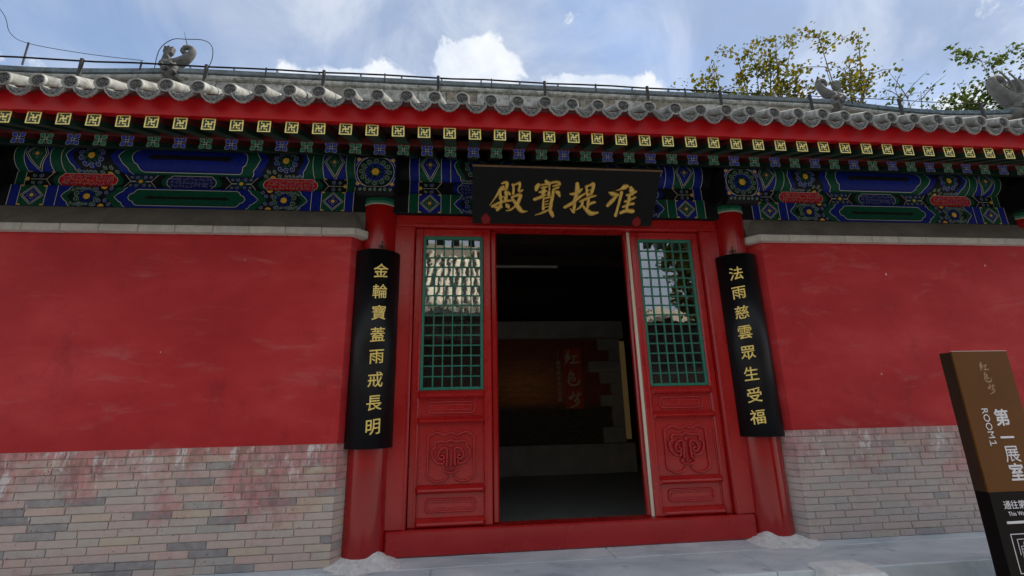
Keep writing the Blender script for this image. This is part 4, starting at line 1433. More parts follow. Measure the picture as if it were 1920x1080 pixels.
while x < 5.3:                       # joints between the cap tiles
    obj('cap_joint', B('ridge_cap').cbox(x - 0.012, x + 0.012, RY - 0.178, RY + 0.178, 6.022, 6.129, 0.004), roof)
    x += 0.62
def ridge_beast(x, f, big=False):
    """open-mouthed ridge ornament with a scrolled tail; f=+1 has its tail to the right"""
    b = B('ornament_stone')
    k = 1.25 if big else 0.78
    T = lambda px_, py_, pz_: (px_ * f * k, py_ * k, pz_ * k)
    b.blob((0, 0, -0.14 * k), (0.17 * k, 0.17 * k, 0.24 * k), 4, 0.22, None, 14, 10)
    b.blob(T(-0.10, 0, 0.02), (0.14 * k, 0.14 * k, 0.12 * k), 6, 0.25, None, 12, 8)
    for q, (ex, ez) in enumerate(((0.05, -0.04), (-0.06, -0.12), (0.10, -0.20), (-0.12, -0.05))):
        b.blob(T(ex, -0.15, ez), (0.055 * k, 0.05 * k, 0.045 * k), 20 + q, 0.3, None, 8, 6)
    pts = [(-0.16, 0.02), (-0.05, 0.06), (0.06, 0.11), (0.17, 0.19), (0.25, 0.29), (0.29, 0.38), (0.27, 0.46), (0.19, 0.49), (0.12, 0.46), (0.10, 0.40), (0.14, 0.36), (0.18, 0.38)]
    P = smooth_path([(a, 0.0, c) for a, c in pts], 4)
    n = len(P)
    rad = [(0.135 - 0.085 * min(1, i / (n * 0.55))) * k * (0.8 if i > n * 0.7 else 1) for i in range(n)]
    b.tube([T(*p) for p in P], rad, 10)
    for i in range(3, n - 14, 3):        # ribs of the tail
        b.tube([T(P[i][0], dy_, P[i][2] + 0.01) for dy_ in (-0.13 + 0.005 * i, 0, 0.13 - 0.005 * i)], 0.016 * k, 6)
    # fan-topped post on the back
    b.prism([(-0.24 * f * k, 0.02 * k), (-0.10 * f * k, 0.02 * k), (-0.12 * f * k, 0.28 * k), (-0.07 * f * k, 0.34 * k), (-0.05 * f * k, 0.46 * k), (-0.10 * f * k, 0.44 * k), (-0.13 * f * k, 0.48 * k), (-0.17 * f * k, 0.45 * k), (-0.21 * f * k, 0.47 * k), (-0.22 * f * k, 0.34 * k), (-0.20 * f * k, 0.28 * k)], -0.05 * k, 0.05 * k, 'y')
    if big:
        for dx_ in (0.06, 0.20):
            H_ = smooth_path([(-0.10 + dx_, -0.05, 0.10), (-0.16 + dx_, -0.06, 0.26), (-0.12 + dx_, -0.06, 0.42), (-0.02 + dx_, -0.06, 0.56)], 4)
            b.tube([T(*p) for p in H_], [0.022 * k * (1 - 0.6 * i / len(H_)) for i in range(len(H_))], 7)
        b.cbox(*sorted((-0.32 * f, 0.05 * f)), -0.13, 0.13, -0.30, 0.26, 0.05)
    o = obj('ridge_ornament', b, roof, (x, RY - (0.10 if not big else 0.12), 6.14))
    o['label'] = 'grey stone ridge ornament with horned head at the ridge end' if big else ('grey stone ridge ornament with scrolled tail on the left of the ridge' if f > 0 else 'grey stone ridge ornament with scrolled tail on the right of the ridge')
ridge_beast(-5.28, 1)
ridge_beast(5.46, -1)
ridge_beast(9.05, -1, True)
ridge_beast(-9.05, 1, True)

# ------------------------------------------------------------------ lightning conductor along the eave
wire = tag(empty('lightning_wire', (0, -1.0, 3.2)), 'black lightning wire on short posts along the eave tiles', 'wire')
rn = random.Random(8)
pts = []
for k in range(61):
    x = -7.5 + 15 * k / 60
    pts.append((x, -1.0, 3.517 + 0.004 * math.sin(k * 1.9) + rn.uniform(-0.002, 0.002)))
wpart('wire', B('wire_black').tube([p for p in pts if p[0] < 1.5], 0.0062, 6), wire)
wpart('wire', B('wire_black').tube([p for p in pts if p[0] > 1.2], 0.0032, 6), wire)
for x in (-6.0, -5.2, -4.4, -3.585, -2.759, -1.94, -1.103, -0.288, 0.536, 1.143, 1.925, 2.731, 3.5, 4.3, 5.1):
    b = B('iron_dark').cbox(x - 0.011, x + 0.011, -1.012, -0.994, 3.29, 3.530, 0.003)
    b.tube([(x, -1.0, 3.30), (x + 0.02, -1.03, 3.22), (x + 0.035, -1.06, 3.19)], 0.006, 6)
    wpart('post', b, wire)
for x in (-3.2, -2.35, -1.5, -0.7, 0.12, 0.85, 2.3):
    wpart('clip', B('iron_dark').cbox(x - 0.004, x + 0.004, -1.005, -0.995, 3.46, 3.532, 0.001), wire)
arch = tag(empty('ridge_wire', (-5.28, RY, 6.22)), 'thin wire arched over the left ridge ornament', 'wire')
pts = smooth_path([(-5.62, RY, 6.20), (-5.60, RY, 6.55), (-5.45, RY, 6.74), (-5.25, RY, 6.76), (-5.0, RY, 6.76), (-4.86, RY, 6.66), (-4.82, RY, 6.45), (-4.86, RY, 6.22)], 6)
wpart('wire', B('wire_black').tube(pts, 0.0055, 6), arch)
wpart('spike', B('wire_black').tube([(-5.22, RY, 6.66), (-5.30, RY, 6.90)], [0.006, 0.002], 5), arch)
stay = tag(empty('ridge_stay', (-7.6, RY, 6.2)), 'bent thin wire on small posts at the far left ridge', 'wire')
pts = smooth_path([(-8.4, RY, 7.6), (-7.9, RY, 7.05), (-7.72, RY, 6.70), (-7.42, RY, 6.53), (-6.6, RY, 6.40), (-5.8, RY, 6.33)], 6)
wpart('wire', B('wire_black').tube(pts, 0.0045, 5), stay)
wpart('post', B('iron_dark').cbox(-7.445, -7.425, RY - 0.01, RY + 0.01, 6.15, 6.55, 0.003), stay)

# ------------------------------------------------------------------ name plaque over the door
PB, PT = Vector((0, -0.170, 2.685)), Vector((0, -0.498, 3.065))
pv = (PT - PB).normalized(); PL_ = (PT - PB).length
pn = Vector((0, pv.z, -pv.y)) * -1          # outward, towards the viewer and down
pl = tag(empty('name_plaque', tuple(PB)), 'black wooden plaque with four gold characters tilted above the doorway', 'plaque')
def pm(x, t, h):
    q = Vector((x, 0, 0)) + pv * t + pn * h
    return (q.x, q.y, q.z)
def pbox(b, x0, x1, t0, t1, h0, h1, mat):
    b.add([pm(x0, t0, h0), pm(x1, t0, h0), pm(x1, t1, h0), pm(x0, t1, h0), pm(x0, t0, h1), pm(x1, t0, h1), pm(x1, t1, h1), pm(x0, t1, h1)],
          [(0, 3, 2, 1), (4, 5, 6, 7), (0, 1, 5, 4), (1, 2, 6, 5), (2, 3, 7, 6), (3, 0, 4, 7)], mat)
b = B('plaque_black'); pbox(b, -0.835, 0.820, 0.0, PL_, -0.035, 0.0, 'plaque_black')
obj('board', b, pl)
b = B('wood_brown'); pbox(b, -0.840, 0.826, PL_ + 0.001, PL_ + 0.016, -0.045, 0.012, 'wood_brown')
obj('top_edge', b, pl)
PLAQUE = """-585,363,14 -558,372,28 -539,366,28 -541,339,28 -544,316,18|-572,335,25 -591,315,32 -616,271,21 -642,231,14 -683,168,5|-594,307,21 -564,315,25 -533,318,11|-598,295,21 -592,252,25 -587,217,22 -582,197,22|-547,292,25 -542,253,29 -548,210,25|-555,284,18 -531,285,29 -509,268,18|-603,234,14 -576,245,14 -541,245,22|-660,159,25 -613,188,22 -552,209,25 -497,215,18|-586,177,22 -600,152,36 -615,128,25|-632,152,25 -581,157,25|-535,178,22 -524,162,40 -518,152,22|-490,356,21 -481,325,21 -482,278,22|-480,355,18 -446,367,21 -431,373,25 -427,342,21 -435,311,22 -423,299,22 -402,310,18|-490,247,22 -460,259,25 -421,264,36 -423,232,29 -440,188,33 -470,155,18 -501,130,18 -536,123,11|-490,235,18 -460,195,33 -431,156,40 -397,120,33 -349,123,7
-266,362,29 -276,338,40 -281,315,25|-202,395,25 -189,380,40 -169,365,25|-254,358,14 -208,367,18 -154,381,22 -100,390,25 -79,375,25 -74,365,14|-136,352,14 -98,364,18 -74,367,14|-241,335,14 -214,340,25 -191,346,18|-250,296,18 -219,301,25 -188,309,15|-218,344,22 -215,309,33 -216,273,33|-289,231,29 -246,248,29 -216,265,25 -189,276,11|-168,353,14 -164,314,15|-129,323,22 -111,335,22 -88,343,22|-167,298,22 -165,270,26|-133,319,18 -130,283,26 -131,251,26|-108,303,22 -87,296,37 -69,265,18|-211,249,15 -211,201,18 -206,144,26|-206,241,18 -159,254,22 -135,251,29 -139,203,29 -142,146,30|-199,209,11 -169,222,11|-198,185,11 -166,194,11|-200,161,11 -160,170,11|-162,137,15 -200,116,22 -235,101,15 -277,88,5|-153,137,26 -131,113,37 -117,85,30
77,379,29 85,328,40 82,280,33 72,224,30 74,167,26 71,126,26|71,122,26 39,154,11|25,287,18 53,287,29 92,300,33 124,333,18|-11,165,30 35,194,33 72,224,30 116,265,26 157,294,18|161,358,22 170,318,22 179,279,22|157,355,22 196,370,22 222,383,29 224,339,29 214,291,26|178,322,11 209,327,15|178,283,19 213,293,19|121,221,19 163,242,26 209,263,22 252,276,19|194,251,22 195,210,26 196,169,22 190,157,19|205,194,22 232,211,26 256,216,22|143,209,26 141,189,22 123,164,19 89,140,6|150,181,19 192,141,34 236,112,42 293,122,19
432,325,6 478,342,22 508,359,48 527,367,34|378,307,19 412,296,41 454,289,22|378,190,30 406,223,38 433,260,30 461,293,15|487,310,30 485,270,26 478,208,23 471,151,23 466,100,31|565,356,30 578,332,45 586,304,34|540,287,19 579,300,26 616,321,23|533,230,23 572,243,23 617,269,23|524,181,23 566,202,23 610,211,27|512,126,31 555,144,34 614,141,42|564,292,26 565,235,27 558,177,27 559,144,23"""
for line_ in PLAQUE.split('\n'):
    strokes = [[tuple(float(q) / 1000 for q in t.split(',')) for t in st.split(' ')] for st in line_.split('|')]
    b = B('gold_char')
    for i, st in enumerate(strokes):
        brush(b, [(x_, t_, w_ * 1.16) for x_, t_, w_ in st], 0.010 + 0.0010 * (i % 5), 'gold_char', pm)
    obj('character', b, pl, recalc=False)
for x in (-0.715, 0.672):
    b = B('seal_red')
    out = [(0.0, 0.075), (0.014, 0.058), (0.036, 0.040), (0.043, 0.015), (0.036, -0.012), (0.015, -0.028), (0.0, -0.032)]
    out = out + [(-a, c) for a, c in out[::-1][1:-1]]
    n = len(out)
    vs_ = [pm(x + a, 0.024 + c, 0.0005) for a, c in out] + [pm(x + a * 0.8, 0.024 + c * 0.8, 0.009) for a, c in out] + [pm(x, 0.026, 0.010)]
    b.add(vs_, [(i, (i + 1) % n, n + (i + 1) % n, n + i) for i in range(n)] + [(n + i, n + (i + 1) % n, 2 * n) for i in range(n)], None, False)
    obj('foot_bracket', b, pl)

# ------------------------------------------------------------------ couplet boards on the columns
def couplet(cx, th, text, label, seed):
    root = tag(empty('couplet_board', (cx, 0, 0.80)), label, 'couplet board', 'couplet boards hung on the two door columns')
    r0, cy = 0.198, -0.028
    z0, z1 = 0.0, 1.615
    def sm(a, z, h):
        q = th + a
        return ((r0 + h) * math.sin(q), cy - (r0 + h) * math.cos(q), z)
    n = 30
    A = [R_(-76 + 152 * k / n) for k in range(n + 1)]
    vs_, fs = [], []
    for z in (z0, z1):
        for h in (0.0, -0.018):
            vs_ += [sm(a, z, h) for a in A]
    w = n + 1
    for k in range(n):
        fs += [(k, k + 1, 2 * w + k + 1, 2 * w + k), (w + k, 3 * w + k, 3 * w + k + 1, w + k + 1), (k, w + k, w + k + 1, k + 1), (2 * w + k, 2 * w + k + 1, 3 * w + k + 1, 3 * w + k)]
    fs += [(0, 2 * w, 3 * w, w), (n, w + n, 3 * w + n, 2 * w + n)]
    b = B('lacquer_black').add(vs_, fs, None, False)
    me = b.mesh('board'); fix_normals(me)
    for p_ in me.polygons:
        p_.use_smooth = abs(p_.normal.z) < 0.5
    link('board', me, root)
    rn_ = random.Random(seed)
    for k, ch in enumerate(text):
        zc = 2.225 - 0.80 - (2.225 - 0.962) / 7 * k
        gv, gf = glyph(ch, -0.002, 0.03, 0.010)
        xs_, ys_ = [v[0] for v in gv], [v[1] for v in gv]
        mx, my = (min(xs_) + max(xs_)) / 2, (min(ys_) + max(ys_)) / 2
        S = 0.128
        bm = bmesh.new()
        vv = [bm.verts.new(v) for v in gv]
        for f in gf:
            try:
                bm.faces.new([vv[i] for i in f])
            except ValueError:
                pass
        for q in range(-4, 5):
            bmesh.ops.bisect_plane(bm, geom=bm.verts[:] + bm.edges[:] + bm.faces[:], plane_co=(mx + q * 0.1, 0, 0), plane_no=(1, 0, 0))
        sk = 0.10 + rn_.uniform(-0.02, 0.02)
        for v in bm.verts:
            gx, gy = (v.co.x - mx) * S * 0.96, (v.co.y - my) * S
            gy += gx * sk                       # the hand slopes up to the right
            v.co = sm(gx / r0, zc + gy, v.co.z * 0.10 + 0.002)
        me = bpy.data.meshes.new('character'); bm.to_mesh(me); bm.free()
        me.materials.append(MATS['gold_bright'])
        link('character', me, root)
    # iron hook above
    b = B('iron_dark')
    b.tube([sm(0, z1 - 0.01, -0.02), sm(0, z1 + 0.05, -0.012), sm(0, z1 + 0.075, -0.01)], 0.005, 6)
    for s in (-1, 1):
        pts = [sm(s * 0.02 + s * 0.13 * t, z1 + 0.012 + 0.024 * math.sin(3.1 * t), -0.008) for t in [k / 8 for k in range(9)]]
        b.tube(pts, 0.004, 5)
        pts = [sm(s * (0.09 + 0.035 * math.cos(t * 6.0)), z1 + 0.022 + 0.009 * math.sin(t * 6.0), -0.008) for t in [k / 8 for k in range(9)]]
        b.tube(pts, 0.003, 5)
    obj('hook', b, root)
couplet(-1.665, R_(19), '金輪寶蓋雨戒長明', 'curved black couplet board with gold characters on the left door column', 3)
couplet(1.665, R_(-30), '法雨慈雲眾生受福', 'curved black couplet board with gold characters on the right door column', 4)

# ------------------------------------------------------------------ room sign
SX, SY, SW, SD = 2.258, -1.30, 0.402, 0.084
sign = tag(empty('room_sign', (SX + SW / 2, SY, COURT)), 'free-standing brown and dark room sign with white lettering', 'sign')
sz = lambda z: z - COURT
X0, X1 = -SW / 2, SW / 2
obj('upper_body', B('sign_brown').cbox(X0, X1, 0.0, 0.012, sz(0.522), sz(1.372), 0.0015), sign)
obj('side_panel', B('sign_side').box(X0 + 0.0005, X1 - 0.0005, 0.0122, SD, sz(0.522), sz(1.368)), sign)
obj('lower_body', B('sign_dark').cbox(X0, X1, 0.0, SD, 0.0, sz(0.5215), 0.0015), sign)
obj('top_edge', B('sign_edge').box(X0, X1, 0.0, 0.010, sz(1.3722), sz(1.3755)), sign)
def sign_glyph(txt, x, z, size, mat, name, off=0.0, rot=0.0, shear=0.0, wid=1.0):
    b = B(mat)
    gv, gf = glyph(txt, off, 0.004)
    xs_, ys_ = [v[0] for v in gv], [v[1] for v in gv]
    mx, my = (min(xs_) + max(xs_)) / 2, (min(ys_) + max(ys_)) / 2
    ca, sa = math.cos(rot), math.sin(rot)
    vs_ = []
    for v in gv:
        gx, gy = (v[0] - mx) * size * wid, (v[1] - my) * size
        gx += gy * shear
        vs_.append((x - SX - SW / 2 + gx * ca - gy * sa, -0.0016 - v[2] * 0.1, sz(z) + gx * sa + gy * ca))
    b.add(vs_, [f[::-1] for f in gf], mat)
    return obj(name, b, sign, recalc=False)
def sign_strokes(strokes, x, z, size, w, name, rot=0.0):
    b = B('sign_white')
    ca, sa = math.cos(rot), math.sin(rot)
    def mp(u, v, k):
        gx, gy = (u - 0.5) * size, (v - 0.5) * size
        return (x - SX - SW / 2 + gx * ca - gy * sa, -0.0012 - 0.0002 * k, sz(z) + gx * sa + gy * ca)
    p = Paint(b, mp)
    for k, st in enumerate(strokes):
        p.line(st, w, 'sign_white', k)
    return obj(name, b, sign, recalc=False)
for ch, z in (('第', 0.955), ('一', 0.835), ('室', 0.633)):
    sign_glyph(ch, 2.487, z, 0.106 if ch != '一' else 0.10, 'sign_white', 'character', 0.020)
sign_strokes([[(.12, .92), (.94, .92)], [(.90, .92), (.90, .70)], [(.15, .74), (.90, .74)], [(.15, .96), (.15, .5), (.11, .25), (.03, .04)], [(.25, .585), (.95, .585)],
              [(.43, .70), (.43, .42)], [(.72, .70), (.72, .42)], [(.20, .42), (1.0, .42)], [(.36, .42), (.36, .08), (.54, .17)], [(.54, .42), (.68, .20), (.98, .05)], [(.88, .33), (.67, .22)]],
             2.487, 0.737, 0.100, 0.085, 'character')
sign_glyph('ROOM', 2.380, 0.922, 0.062, 'sign_white', 'room_text', 0.0, -math.pi / 2)
sign_strokes([[(.5, .12), (.5, .88)], [(.22, .70), (.5, .86)], [(.22, .12), (.78, .12)]], 2.380, 0.802, 0.058, 0.10, 'room_number', -math.pi / 2)
sign_glyph('通往第二', 2.432, 0.450, 0.050, 'sign_white', 'direction_text', 0.006)
sign_glyph('This Way to', 2.43, 0.397, 0.032, 'sign_white', 'direction_text', 0.004)
obj('rule', B('sign_white').box(2.325 - SX - SW / 2, 2.60 - SX - SW / 2, -0.002, 0.0, sz(0.346), sz(0.360)), sign)
def sline(x0, z0, x1, z1, w=0.004):
    b = B('sign_white')
    ox = SX + SW / 2
    b.box(min(x0, x1) - w / 2 - ox, max(x0, x1) + w / 2 - ox, -0.0018, 0.0, sz(min(z0, z1)) - w / 2, sz(max(z0, z1)) + w / 2)
    return b
for a in ((2.328, 0.290, 2.60, 0.290), (2.328, 0.083, 2.60, 0.083), (2.328, 0.087, 2.328, 0.286), (2.60, 0.087, 2.60, 0.286)):
    obj('map_frame', sline(*a), sign)
for a in ((2.362, 0.262, 2.46, 0.262), (2.362, 0.18, 2.362, 0.258), (2.378, 0.225, 2.43, 0.225), (2.378, 0.225, 2.378, 0.185), (2.40, 0.245, 2.40, 0.20), (2.42, 0.20, 2.42, 0.14), (2.378, 0.18, 2.47, 0.18), (2.378, 0.13, 2.378, 0.18), (2.39, 0.115, 2.48, 0.115), (2.45, 0.262, 2.45, 0.20), (2.385, 0.210, 2.41, 0.210), (2.48, 0.115, 2.48, 0.25)):
    obj('map_line', sline(*a, 0.003), sign)
TITLE = """915,2024,36 876,1955,45 856,1912,27|930,1971,27 891,1902,45 863,1877,27|851,1817,22 899,1885,36 945,1910,25|973,1936,27 1044,1949,33 1071,1952,22|1022,1936,29 1005,1884,33 993,1832,29|940,1829,25 1020,1828,36 1100,1839,25
941,1687,36 925,1645,40 898,1602,22|938,1627,25 991,1635,33 971,1601,33 944,1576,22|909,1577,33 893,1509,33 928,1450,36 1015,1440,36 1069,1473,29 1087,1540,14|934,1551,22 1004,1558,25 1011,1524,22 940,1517,22
881,1234,25 970,1265,25 1005,1273,14|964,1323,25 952,1257,29 922,1191,22|888,1200,18 951,1240,22|1003,1239,18 1093,1288,29|1052,1322,25 1029,1239,25|1036,1214,29 982,1174,29|1045,1214,25 1059,1147,29 995,1099,29 907,1068,18|1007,1156,22 1040,1123,25"""
title = [[[tuple(float(q) / 1000 for q in t.split(',')) for t in st.split(' ')] for st in ln.split('|')] for ln in TITLE.split('\n')]
for k, (ch, cz) in enumerate(zip(title, (1.275, 1.205, 1.130))):
    b = B('sign_faint')
    X = [q[0] for st in ch for q in st]; Z = [q[1] for st in ch for q in st]
    mx, mz = (min(X) + max(X)) / 2, (min(Z) + max(Z)) / 2
    for st in ch:
        brush(b, [((x - mx) * 0.24 + 2.462 + 0.006 * k - SX - SW / 2, (z - mz) * 0.24 + sz(cz), w * 0.24) for x, z, w in st], 0.0008, 'sign_faint', lambda u, v, h: (u, -0.0004 - h, v))
    obj('title_character', b, sign, recalc=False)

# ------------------------------------------------------------------ inside the hall
obj('floor', B('interior_floor').box(-8.6, 8.6, 0.101, 4.79, -0.011, 0.003), hall)
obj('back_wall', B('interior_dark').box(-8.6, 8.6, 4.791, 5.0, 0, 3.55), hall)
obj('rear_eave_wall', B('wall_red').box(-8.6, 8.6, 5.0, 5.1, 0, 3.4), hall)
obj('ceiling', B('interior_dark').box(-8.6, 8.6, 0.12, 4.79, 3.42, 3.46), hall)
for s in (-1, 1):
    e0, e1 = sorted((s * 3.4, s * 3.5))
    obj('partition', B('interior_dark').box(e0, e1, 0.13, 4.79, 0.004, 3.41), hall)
for y in (0.9, 1.9, 2.9):
    obj('ceiling_beam', B('interior_dark').cbox(-3.39, 3.39, y, y + 0.14, 3.27, 3.418, 0.01), hall)
ex = tag(empty('exhibition_wall', (0.7, 4.0, 0.003)), 'grey exhibition wall with dark red mural inside the doorway', 'display wall')
def ebox(name, mat, x0, x1, y0, y1, z0, z1, c=0.004):
    return wpart(name, B(mat).cbox(x0, x1, y0, y1, z0, z1, c), ex)
ebox('mural', 'mural_print', -1.6, 1.66, 4.02, 4.06, 0.47, 2.24, 0.001)
ebox('top_beam', 'show_grey', -1.7, 1.89, 3.86, 4.06, 2.245, 2.545)
ebox('base_wall', 'show_grey', -1.7, 1.97, 3.92, 4.06, 0.004, 0.468)
ebox('backing', 'show_back', -1.7, 1.83, 4.065, 4.10, 0.004, 2.54)
for i, (x, z0, z1) in enumerate(((1.44, 2.036, 2.240), (1.635, 1.850, 2.030), (1.25, 1.656, 1.845), (1.44, 1.458, 1.650), (1.63, 1.264, 1.452), (1.434, 1.072, 1.258), (1.62, 0.74, 1.066), (1.44, 0.474, 0.735))):
    ebox('wall_block', 'show_grey', x, 1.835, 3.955, 4.018, z0, z1, 0.003)
for i, (z0, z1) in enumerate(((1.752, 2.078), (1.402, 1.738), (1.046, 1.390))):
    ebox('title_panel', 'show_red', 0.825, 1.134, 3.992, 4.018, z0, z1, 0.002)
    b = B('show_cream')
    for st in title[i]:
        brush(b, st, 0.004, 'show_cream', lambda u, v, h: (u, 3.9905 - h, v))
    wpart('character', b, ex, recalc=False)
cap = B('show_cream')
for k, ch in enumerate('慈悲庵革命史迹展'):
    gv, gf = glyph(ch, 0.006, 0.004)
    S = 0.082
    cap.add([(0.690 + v[0] * S, 4.017 - v[2] * 0.1, 1.80 - 0.090 * k + v[1] * S) for v in gv], [f[::-1] for f in gf], 'show_cream')
cap.box(0.722, 0.729, 4.014, 4.019, 1.90, 2.055, 'show_cream')
wpart('caption', cap, ex, recalc=False)
tag(obj('glowing_wall_strip', B('glow_wall').cbox(-0.06, 0.17, 0, 0.05, 0, 1.75, 0.004), None, (1.90, 4.35, 0.5)), 'cream wall strip beside the exhibition wall, its warm light put in as glow', 'wall strip')  # a lit piece of wall, given its own glow instead of a lamp
lamp = tag(empty('ceiling_lamp', (0.15, 2.5, 3.27)), 'long pale strip lamp under the dark ceiling', 'lamp')
wpart('tube', B('lamp_white').cbox(-0.85, 0.48, 2.47, 2.53, 3.105, 3.135, 0.008), lamp)
for x in (-0.65, 0.3):
    wpart('rod', B('iron_dark').cbox(x - 0.006, x + 0.006, 2.495, 2.505, 3.1352, 3.42, 0.001), lamp)

# ------------------------------------------------------------------ trees
def tree(x, y, h, spread, crown_lo, nleaf, mat, label, seed, leaf=0.15, nb=13, tips=None, group='trees around the courtyard'):
    rn_ = random.Random(seed)
    root = tag(empty('tree', (x, y, COURT)), label, 'tree', group)
    H = h - COURT
    b = B('bark')
    tr = [(rn_.uniform(-0.15, 0.15) * k, rn_.uniform(-0.15, 0.15) * k, H * 0.78 * k / 6) for k in range(7)]
    b.tube(tr, [0.22 * (1 - 0.8 * k / 6) + 0.02 for k in range(7)], 9)
    twigs = []
    for k in range(nb):
        t = 0.45 + 0.55 * k / nb
        base = Vector(tr[min(6, int(6 * t * 0.98))])
        if tips and k < len(tips):
            end = Vector((tips[k][0] - x, tips[k][1] - y, tips[k][2] - COURT))
        else:
            a = k * 2.4 + rn_.uniform(-0.4, 0.4)
            rr = spread * rn_.uniform(0.55, 1.0) * (1.15 - 0.5 * t)
            end = Vector((math.cos(a) * rr, math.sin(a) * rr, crown_lo - COURT + (H - crown_lo + COURT) * rn_.uniform(0.25, 1.0)))
        mid = base.lerp(end, 0.5) + Vector((rn_.uniform(-0.3, 0.3), rn_.uniform(-0.3, 0.3), -0.25))
        P = smooth_path([tuple(base), tuple(mid), tuple(end)], 6)
        b.tube(P, [0.07 * (1 - 0.88 * i / (len(P) - 1)) for i in range(len(P))], 6)
        for q in range(9):
            s_ = Vector(P[3 + rn_.randrange(len(P) - 3)])
            e = s_ + Vector((rn_.uniform(-0.9, 0.9), rn_.uniform(-0.9, 0.9), rn_.uniform(-0.25, 0.95)))
            b.tube([tuple(s_), tuple(s_.lerp(e, 0.5) + Vector((0, 0, 0.08))), tuple(e)], [0.018, 0.012, 0.005], 4, None, False)
            twigs.append((s_, e))
        twigs.append((Vector(P[-5]), Vector(P[-1])))
    obj('trunk', b, root, recalc=False)
    vs_, fs = [], []
    for k in range(nleaf):
        s_, e = twigs[rn_.randrange(len(twigs))]
        c = s_.lerp(e, rn_.uniform(0.15, 1.05)) + Vector((rn_.gauss(0, 0.13), rn_.gauss(0, 0.13), rn_.gauss(0, 0.13)))
        L = leaf * rn_.uniform(0.55, 1.3)
        d = Vector((rn_.gauss(0, 1), rn_.gauss(0, 1), rn_.gauss(-0.3, 0.7))).normalized()
        w = d.cross(Vector((rn_.gauss(0, 1), rn_.gauss(0, 1), rn_.gauss(0, 1)))).normalized() * L * 0.36
        nrm = d.cross(w).normalized() * L * 0.12
        o = len(vs_)
        vs_ += [tuple(c), tuple(c + d * L * 0.4 + w + nrm), tuple(c + d * L), tuple(c + d * L * 0.4 - w + nrm)]
        fs += [(o, o + 1, o + 2), (o, o + 2, o + 3)]
    obj('crown', B(mat).add(vs_, fs), root, recalc=False)
    return root
tree(8.7, 9.0, 13.6, 1.9, 10.4, 4200, 'leaf_yellow', 'yellow-green tree above the roof, nearest the bright cloud', 41, 0.155, 12,
     tips=[(7.6, 8.6, 12.6), (8.1, 9.4, 13.1), (8.8, 9.0, 13.3), (9.3, 8.8, 12.4), (7.5, 9.2, 11.6), (8.4, 8.5, 11.9), (9.2, 9.5, 11.6), (10.1, 9.0, 13.2), (10.6, 9.2, 14.1), (10.3, 8.7, 12.3), (9.9, 9.3, 11.7), (10.9, 9.0, 12.0)])
tree(12.7, 9.0, 14.4, 1.6, 10.8, 2100, 'leaf_yellow', 'sparse yellow-green tree behind the right ridge ornament', 43, 0.155, 9,
     tips=[(12.2, 9.0, 14.2), (12.5, 9.3, 13.2), (12.8, 8.8, 12.2), (13.4, 9.2, 13.3), (13.9, 9.0, 14.6), (13.5, 8.8, 12.3), (12.1, 9.2, 12.0), (14.1, 9.1, 13.0), (13.0, 9, 12.9)])
tree(15.3, 9.0, 12.0, 0.9, 10.8, 260, 'leaf_green', 'small green tree top peeping over the sagging right ridge', 47, 0.155, 4,
     tips=[(14.8, 9, 12.1), (15.3, 9.1, 11.9), (15.7, 8.9, 12.0), (15.0, 9.0, 11.7)])
tree(19.2, 9.0, 13.8, 2.1, 10.6, 6500, 'leaf_green', 'green tree behind the ridge end at the right edge', 53, 0.155, 12,
     tips=[(17.3, 9, 12.0), (17.9, 9.3, 12.8), (18.5, 8.8, 13.4), (19.2, 9, 13.9), (19.9, 9.2, 13.5), (20.6, 8.9, 13.9), (18.2, 9.1, 11.8), (19.0, 8.8, 12.3), (19.8, 9.0, 12.0), (20.6, 9.2, 12.4), (21.2, 9.0, 13.2), (17.6, 8.7, 11.4)])

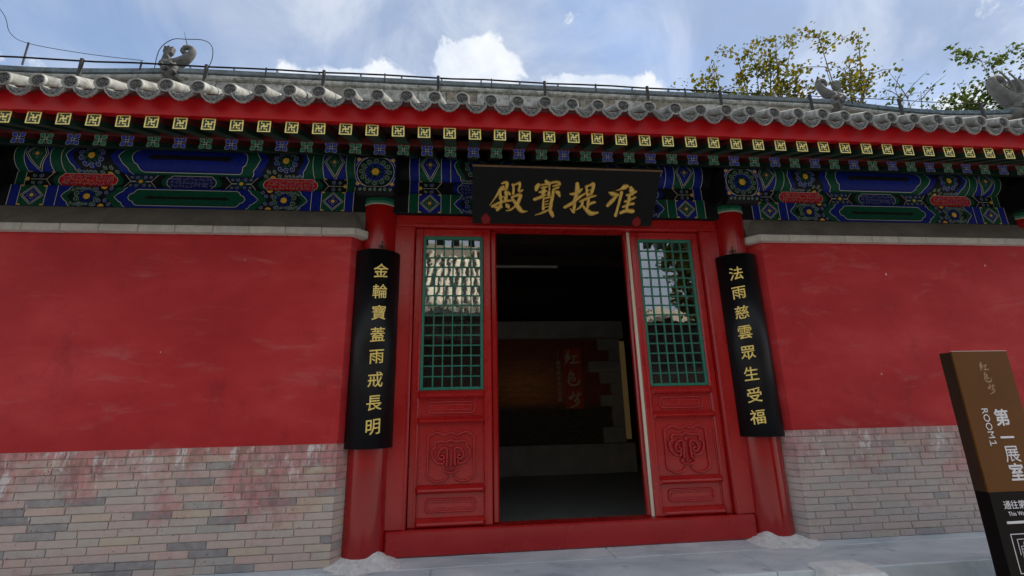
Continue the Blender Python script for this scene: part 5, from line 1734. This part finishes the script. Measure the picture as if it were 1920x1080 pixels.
# ------------------------------------------------------------------ across the courtyard, seen in the window panes
opp = tag(empty('facing_hall', (-4.0, -13.4, COURT)), 'sunlit tiled hall across the courtyard, mirrored in the window panes', 'building')
OY0, OY1, OZ0, OZ1 = -10.3, -15.2, 4.25, 7.55
def oz(t):
    return OZ0 + (OZ1 - OZ0) * (0.75 * t + 0.25 * t * t)
ox0, ox1 = -15.0, 4.4
b = B('opp_tile_dark')
prof = [(OY0 + (OY1 - OY0) * k / 8, oz(k / 8)) for k in range(9)]
prof += [(2 * OY1 - y, z) for y, z in prof[::-1][1:]]
b.prism(prof + [(y, z - 0.25) for y, z in prof[::-1]], ox0, ox1, 'x')
oroof = wpart('roof', b, opp)
m = B('opp_tile').tube([(0, OY0 + 0.08 + (OY1 - OY0) * k / 8, oz(k / 8) + 0.05) for k in range(9)], 0.085, 8).mesh('tile_roll')
m2 = B('opp_tile').cbox(-0.11, 0.11, OY0 + 0.04, OY0 + 0.09, OZ0 - 0.12, OZ0 + 0.03, 0.03).mesh('drip_tile')
x = ox0 + 0.1
while x < ox1:
    link('tile_roll', m, oroof, (x, 0, 0)); link('drip_tile', m2, oroof, (x + 0.15, 0, 0))
    x += 0.30
obj('ridge', B('opp_tile').cbox(ox0, ox1, OY1 - 0.2, OY1 + 0.2, OZ1 - 0.1, OZ1 + 0.55, 0.05), oroof)
for o in (opp,):
    wpart('wall', B('interior_dark').box(ox0 + 0.6, ox1 - 0.6, -17.5, -13.2, COURT, 4.3), opp)
    wpart('beam', B('interior_dark').box(ox0 + 0.3, ox1 - 0.3, -11.7, -11.4, 3.3, 4.1), opp)
    wpart('plinth', B('opp_plinth').box(ox0 - 0.2, ox1 + 0.2, -17.6, -10.9, COURT, 0.0), opp)
    for k in range(6):
        x = -14.4 + 3.62 * k
        wpart('column', B('paint_red').lathe([(0.2, 0.0), (0.19, 3.4)], 16, None, True, x, -11.55), opp)
        if k in (3, 4):
            wpart('pillar_board', B('opp_board').cbox(x - 0.16, x + 0.16, -11.34, -11.30, 0.9, 2.8, 0.01), opp)
tree(8.6, -12.5, 9.5, 2.6, 2.8, 3400, 'leaf_yellow', 'broad yellow tree across the courtyard, mirrored in the right panes', 61, 0.26, 16)
tree(13.0, -10.0, 8.5, 2.4, 2.6, 2600, 'leaf_green', 'green tree across the courtyard, mirrored in the right panes', 67, 0.26, 14)

fence = tag(empty('court_wall', (14.0, -15.0, COURT)), 'dark red courtyard wall with tiled coping, mirrored in the right panes', 'wall')
wpart('wall', B('interior_dark').box(4.8, 30.0, -15.3, -14.9, COURT, 4.6), fence)
wpart('coping', B('opp_tile').prism([(-14.6, 4.6), (-15.1, 5.2), (-15.6, 4.6)], 4.7, 30.2, 'x'), fence)
